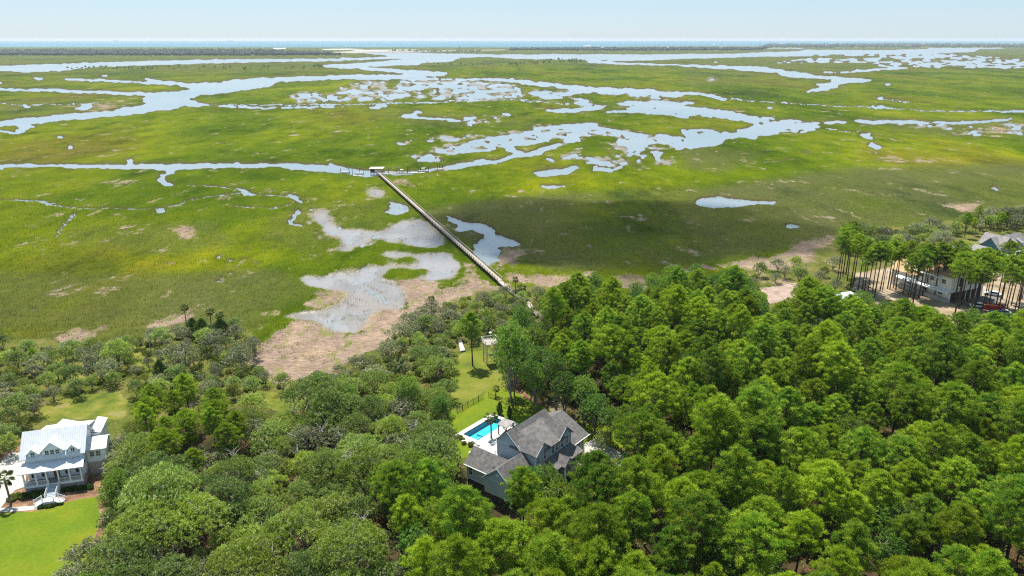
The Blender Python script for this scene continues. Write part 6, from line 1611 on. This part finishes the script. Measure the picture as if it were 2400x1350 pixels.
# ------------------------------------------------------------------ far woods, hammocks, beach, surf, far buildings
def blobs(name, pts_fn, n, mat_, seed, rmin, rmax, hmin, hmax, z0=.5):
    """low rounded tree crowns of a far wood, joined"""
    rg = np.random.default_rng(seed); P = pts_fn(n, rg); n = len(P)
    a = np.linspace(0, 2 * np.pi, 7)[:-1]; ring = [(.35, .0), (.9, .35), (1.0, .62), (.6, .9)]
    base = [(np.cos(t + .3 * j) * r, np.sin(t + .3 * j) * r, z) for j, (r, z) in enumerate(ring) for t in a] + [(0, 0, 1)]
    base = np.array(base); F = []
    for j in range(3):
        for i in range(6): F.append((j * 6 + i, j * 6 + (i + 1) % 6, (j + 1) * 6 + (i + 1) % 6, (j + 1) * 6 + i))
    F4 = np.array(F); F3 = np.array([(18 + i, 18 + (i + 1) % 6, 24) for i in range(6)])
    r = rg.uniform(rmin, rmax, n)[:, None]; h = rg.uniform(hmin, hmax, n)[:, None]; th = rg.uniform(0, 6.28, n)[:, None]
    jit = 1 + rg.normal(0, .16, (n, 25))
    X = (base[None, :, 0] * np.cos(th) - base[None, :, 1] * np.sin(th)) * r * jit + P[:, 0:1]; Y = (base[None, :, 0] * np.sin(th) + base[None, :, 1] * np.cos(th)) * r * jit + P[:, 1:2]
    Zz = base[None, :, 2] * h * (1 + (jit - 1) * .4) + z0
    co = np.stack([X, Y, Zz], -1).reshape(-1, 3).astype(np.float32)
    off = (np.arange(n) * 25)[:, None, None]; q = (F4[None] + off).reshape(-1, 4); t = (F3[None] + off).reshape(-1, 3)
    me = bpy.data.meshes.new(name); me.vertices.add(len(co)); me.vertices.foreach_set('co', co.ravel())
    li = np.concatenate([q.ravel(), t.ravel()]).astype(np.int32); me.loops.add(len(li)); me.loops.foreach_set('vertex_index', li)
    tot = np.concatenate([np.full(len(q), 4), np.full(len(t), 3)]).astype(np.int32); stt = np.concatenate([[0], np.cumsum(tot)[:-1]]).astype(np.int32)
    me.polygons.add(len(tot)); me.polygons.foreach_set('loop_start', stt); me.polygons.foreach_set('loop_total', tot); me.update(calc_edges=True)
    v = np.concatenate([np.repeat(rg.random(n), len(F4)), np.repeat(rg.random(n), 6)]); at = me.attributes.new('v', 'FLOAT', 'FACE'); at.data.foreach_set('value', v.astype(np.float32))
    me.materials.append(mat_); return tag(link(name, me), kind='stuff')
M['farwood'] = foliage_mat('far_wood', (.018, .036, .018), (.018, .036, .018), (.045, .065, .025), trans=0)
def inpx(poly, z=0):
    def f(n, rg):
        W = np.array([tuple(G(x, y, z))[:2] for x, y in poly]); lo, hi = W.min(0), W.max(0)
        # even in the picture, so that far rows are as well filled as near ones
        pp = np.array(poly); a = rg.uniform(pp.min(0), pp.max(0), (n * 3, 2)); a = a[inpoly(a[:, 0], a[:, 1], poly)][:n]
        x, y = Gn(a[:, 0], a[:, 1], z); return np.column_stack([x, y])
    return f
# barrier island woods left and right (land sheets under them come from the marsh ground)
blobs('far_wood', inpx([(-500,119),(-500,130.5),(300,130.5),(600,130.8),(800,129.5),(755,125),(660,119.5),(500,118)]), 3600, M['farwood'], 1, 6, 13, 9, 17)
blobs('far_wood', inpx([(1195,114),(1195,118),(1500,119),(1780,118),(1800,113),(1600,112)]), 1300, M['farwood'], 2, 8, 18, 9, 16)
blobs('far_wood', inpx([(1780,112),(2000,111.5),(2900,111.5),(2900,106),(2200,102.5),(1800,103.5)]), 1600, M['farwood'], 3, 12, 28, 9, 17)
blobs('far_scrub', inpx([(905,121),(1125,121.5),(1130,118),(920,117)]), 150, M['farwood'], 4, 3, 9, 2.5, 6)
blobs('far_scrub', inpx([(1340,120.5),(1600,121),(1600,119.5),(1350,119)]), 50, M['farwood'], 5, 4, 8, 2, 4)
# land beyond the marsh: low islands lying in the sea
ISL = zmat('island_ground', [(.3, (.08, .10, .03)), (.6, (.14, .15, .05))], .004, .05, .1)
BEACH = zmat('beach_sand', [(.3, (.26, .23, .185)), (.7, (.34, .30, .25))], .004, .05, .1)
FOAM = zmat('surf_foam', [(.3, (.50, .54, .55)), (.7, (.62, .65, .66))], .02, .2, .1)
def isl(name, pts, z, m, **k): return sheet(name, pxpoly(pts, 0), z, m, **k)
isl('island', [(-1400, 118.6), (-1400, 112), (660, 112), (660, 118.6)] if False else [(-1400,112.2),(-1400,110.2),(520,110.6),(640,112.2)], .1, ISL)
isl('island', [(1180,112.6),(1200,111),(1600,108),(1900,107),(2000,103.5),(3700,104),(3700,111.5),(2200,112.6)], .1, ISL)
isl('beach', [(760,123.4),(830,119.5),(905,118.6),(1000,119),(1180,116.5),(1190,117.6),(1040,120.6),(900,122.6),(830,125.2)], .95, BEACH)
isl('beach', [(868,122.0),(880,121.2),(980,122.8),(930,123.8)], .97, BEACH)
isl('beach', [(1770,111.6),(1830,108.8),(1820,110.6),(1785,112)], 1.2, BEACH)
for pts in ([(640,112.6),(672,112.4),(668,114.2),(650,115.6),(641,114.6)], [(752,115.2),(815,114.4),(860,115.6),(800,116.6),(760,116.4)], [(820,117.6),(960,116.6),(1000,117.4),(880,118.5),(835,118.9)], [(1362,106.2),(1386,106.0),(1380,107.2)]):
    isl('surf', pts, 1.05, FOAM, kind='stuff')

LODT = [lobed_mesh(7.5, 4.2, .6, 101, m='broad', nl=9, n=420, size=.75, lobe=1.9, trunk=.15, limbs=3), lobed_mesh(10, 4.0, 1.2, 102, m='broad', nl=8, n=420, size=.75, lobe=2.0, trunk=.18, limbs=3, squash=.9)]
def hammock(poly, n, seed, lb, gp, smin=.7, smax=1.3):
    rg = np.random.default_rng(seed); pp = np.array(poly); got = 0
    while got < n:
        x, y = rg.uniform(pp.min(0), pp.max(0))
        if not inpoly(x, y, poly): continue
        p = G(x, y, .5); plant('hammock_tree', LODT[int(rg.integers(2))], p.x, p.y, .4, float(rg.uniform(smin, smax)), float(rg.uniform(0, 6.28)), lb, 'tree', gp); got += 1
hammock([(155,163),(160,159),(200,157),(330,161),(330,166),(170,165)], 26, 1, 'dark tree on the left end of the marsh hammock in the distance', 'trees on the left hammock', .6, 1.1)
hammock([(330,161),(600,160),(760,157),(760,164),(600,166),(330,166)], 44, 2, 'dark tree strung along the left marsh hammock in the distance', 'trees strung along the left hammock')
hammock([(730,157.5),(755,155),(758,159),(735,161)], 7, 3, 'dark tree at the right tip of the left hammock', 'trees at the tip of the left hammock')
hammock([(983,150),(1000,147),(1100,148),(1180,152),(1180,156),(1040,155)], 34, 4, 'dark tree on the left part of the middle hammock island', 'trees on the left of the middle hammock', .45, .8)
hammock([(1180,152),(1250,145),(1340,139),(1372,142),(1370,149),(1250,152),(1185,157)], 64, 5, 'dark tree on the right part of the middle hammock island', 'trees on the right of the middle hammock', .8, 1.35)
hammock([(800,127),(860,129),(905,130.5),(800,133)], 12, 6, 'small bush on the marsh spit by the inlet', 'bushes on the spit by the inlet', .4, .7)
# far buildings
fb = MB(); fb.box(-9, 9, -6, 6, 0, 8, M['white']); 
for s in (-1, 1): fb.slab([(-10, s * 7, 7.6), (10, s * 7, 7.6), (10, 0, 12), (-10, 0, 12)], .3, M['shingle_t'])
FBM = [fb.mesh('building')]
fb = MB(); fb.box(-11, 11, -6, 6, 0, 6, M['cream'])
for s in (-1, 1): fb.slab([(-12, s * 7, 5.6), (12, s * 7, 5.6), (12, 0, 9), (-12, 0, 9)], .3, M['metalroof'])
FBM.append(fb.mesh('building'))
rg = random.Random(5)
for i, (x, y) in enumerate([(1372,113.8),(1411,114.2),(1458,113.8),(1565,113.5),(1626,102.6),(1672,105),(1690,105),(1700,105.3),(1781,105.5),(1688,113.2),(1715,111),(1830,104),(1902,103.6),(1948,103.8),(1990,104.3),(2040,103),(2105,102.6),(2160,103),(2230,102.6),(2255,102.4),(2290,102.8),(2335,102.6),(2362,102.2),(2393,102.8),(2380,103.4)]):
    e = link('far_building', FBM[i % 2]); e.location = G(x, y + .8, 0) + Vector((0, 0, 5.5)); s = rg.uniform(.8, 1.5); e.scale = (s, s, 1.3); e.rotation_euler = (0, 0, rg.uniform(-.5, .5))
    tag(e, 'pale house among the trees of the far barrier island', 'house', 'houses on the far barrier island')
wt = MB().tube((0, 0, 0), (0, 0, 27), 1.6, 1.2, M['blue'], 8).tube((0, 0, 27), (0, 0, 31), 1.4, 6.5, M['blue'], 12).tube((0, 0, 31), (0, 0, 36), 6.5, 6.5, M['trim'], 12).tube((0, 0, 36), (0, 0, 39), 6.5, 1, M['blue'], 12).obj('water_tower', label='slim tower with bulbous head on the distant beach', cat='tower'); wt.location = G(1077, 119, 0)
e = MB().tube((0, 0, 0), (0, 0, 14), 7, 9, M['white'], 12).tube((0, 0, 14), (0, 0, 24), 4, 3, M['white'], 10).tube((0, 0, 24), (0, 0, 34), 9, 2, M['white'], 12).obj('far_water_tower', label='pale tower above the trees on the far barrier island', cat='tower'); e.location = G(1626, 107, 0)
for i, (x, y) in enumerate(((272, 96.5), (540, 97))):
    p = G(x, y, 0); e = empty('cargo_ship', (p.x, p.y, -.3), .1, ('tiny ship on the horizon at the left', 'tiny ship on the horizon right of the other')[i], 'ship')
    MB().extr([(-90, -12, 0), (90, -12, 0), (105, -12, 14), (-95, -12, 14)], (0, 24, 0), M['grey_metal']).obj('hull', e); MB().box(-85, -60, -10, 10, 14, 36, M['white']).obj('bridge', e); MB().box(-50, 85, -11, 11, 14, 24, M['grey_metal']).obj('cargo', e)

# ------------------------------------------------------------------ marsh grass near enough to read as blades
def marsh_blades(n):
    px = RNG.uniform(-60, 2460, n); py = 430 + 420 * RNG.random(n) ** .85
    x, y = Gn(px, py, .5)
    i = np.clip(np.searchsorted(ys, py) - 1, 0, nr - 1); j = np.clip(np.searchsorted(xs, px) - 1, 0, nc - 1)
    wet = water[i, j] | (mf[i, j] > .3); wr_ = wrack[i, j]; u_ = uf[i, j]
    cl = fbm(x / 2.2, y / 2.2, 3, 71); big = fbm(x / 18, y / 18, 3, 72)
    keep = (u_ < .6) & ((~wet & ~wr_) | (wet & (cl > .62) & (big > .52)) | (wr_ & (cl > .60)))
    keep &= (cl > .24)
    x, y, i, j = x[keep], y[keep], i[keep], j[keep]; z = np.maximum(HZ[i, j], 0) - .1
    D = rdir(len(x), 3.0); P = np.column_stack([x, y, z])
    s = y / 300
    T = needles(P, D, RNG.uniform(.45, .95, len(x)), RNG.uniform(.07, .16, len(x)) * s)
    c = fbm(x / 40, y / 40, 3, 73) * .8 + RNG.random(len(x)) * .25
    tag(link('marsh_grass', tri_mesh('marsh_grass', T, M['marshgrass'], c)), kind='stuff')
M['marshgrass'] = foliage_mat('marsh_grass_blades', (.060, .090, .003), (.060, .090, .003), (.12, .135, .005), trans=.35)
marsh_blades(230000)
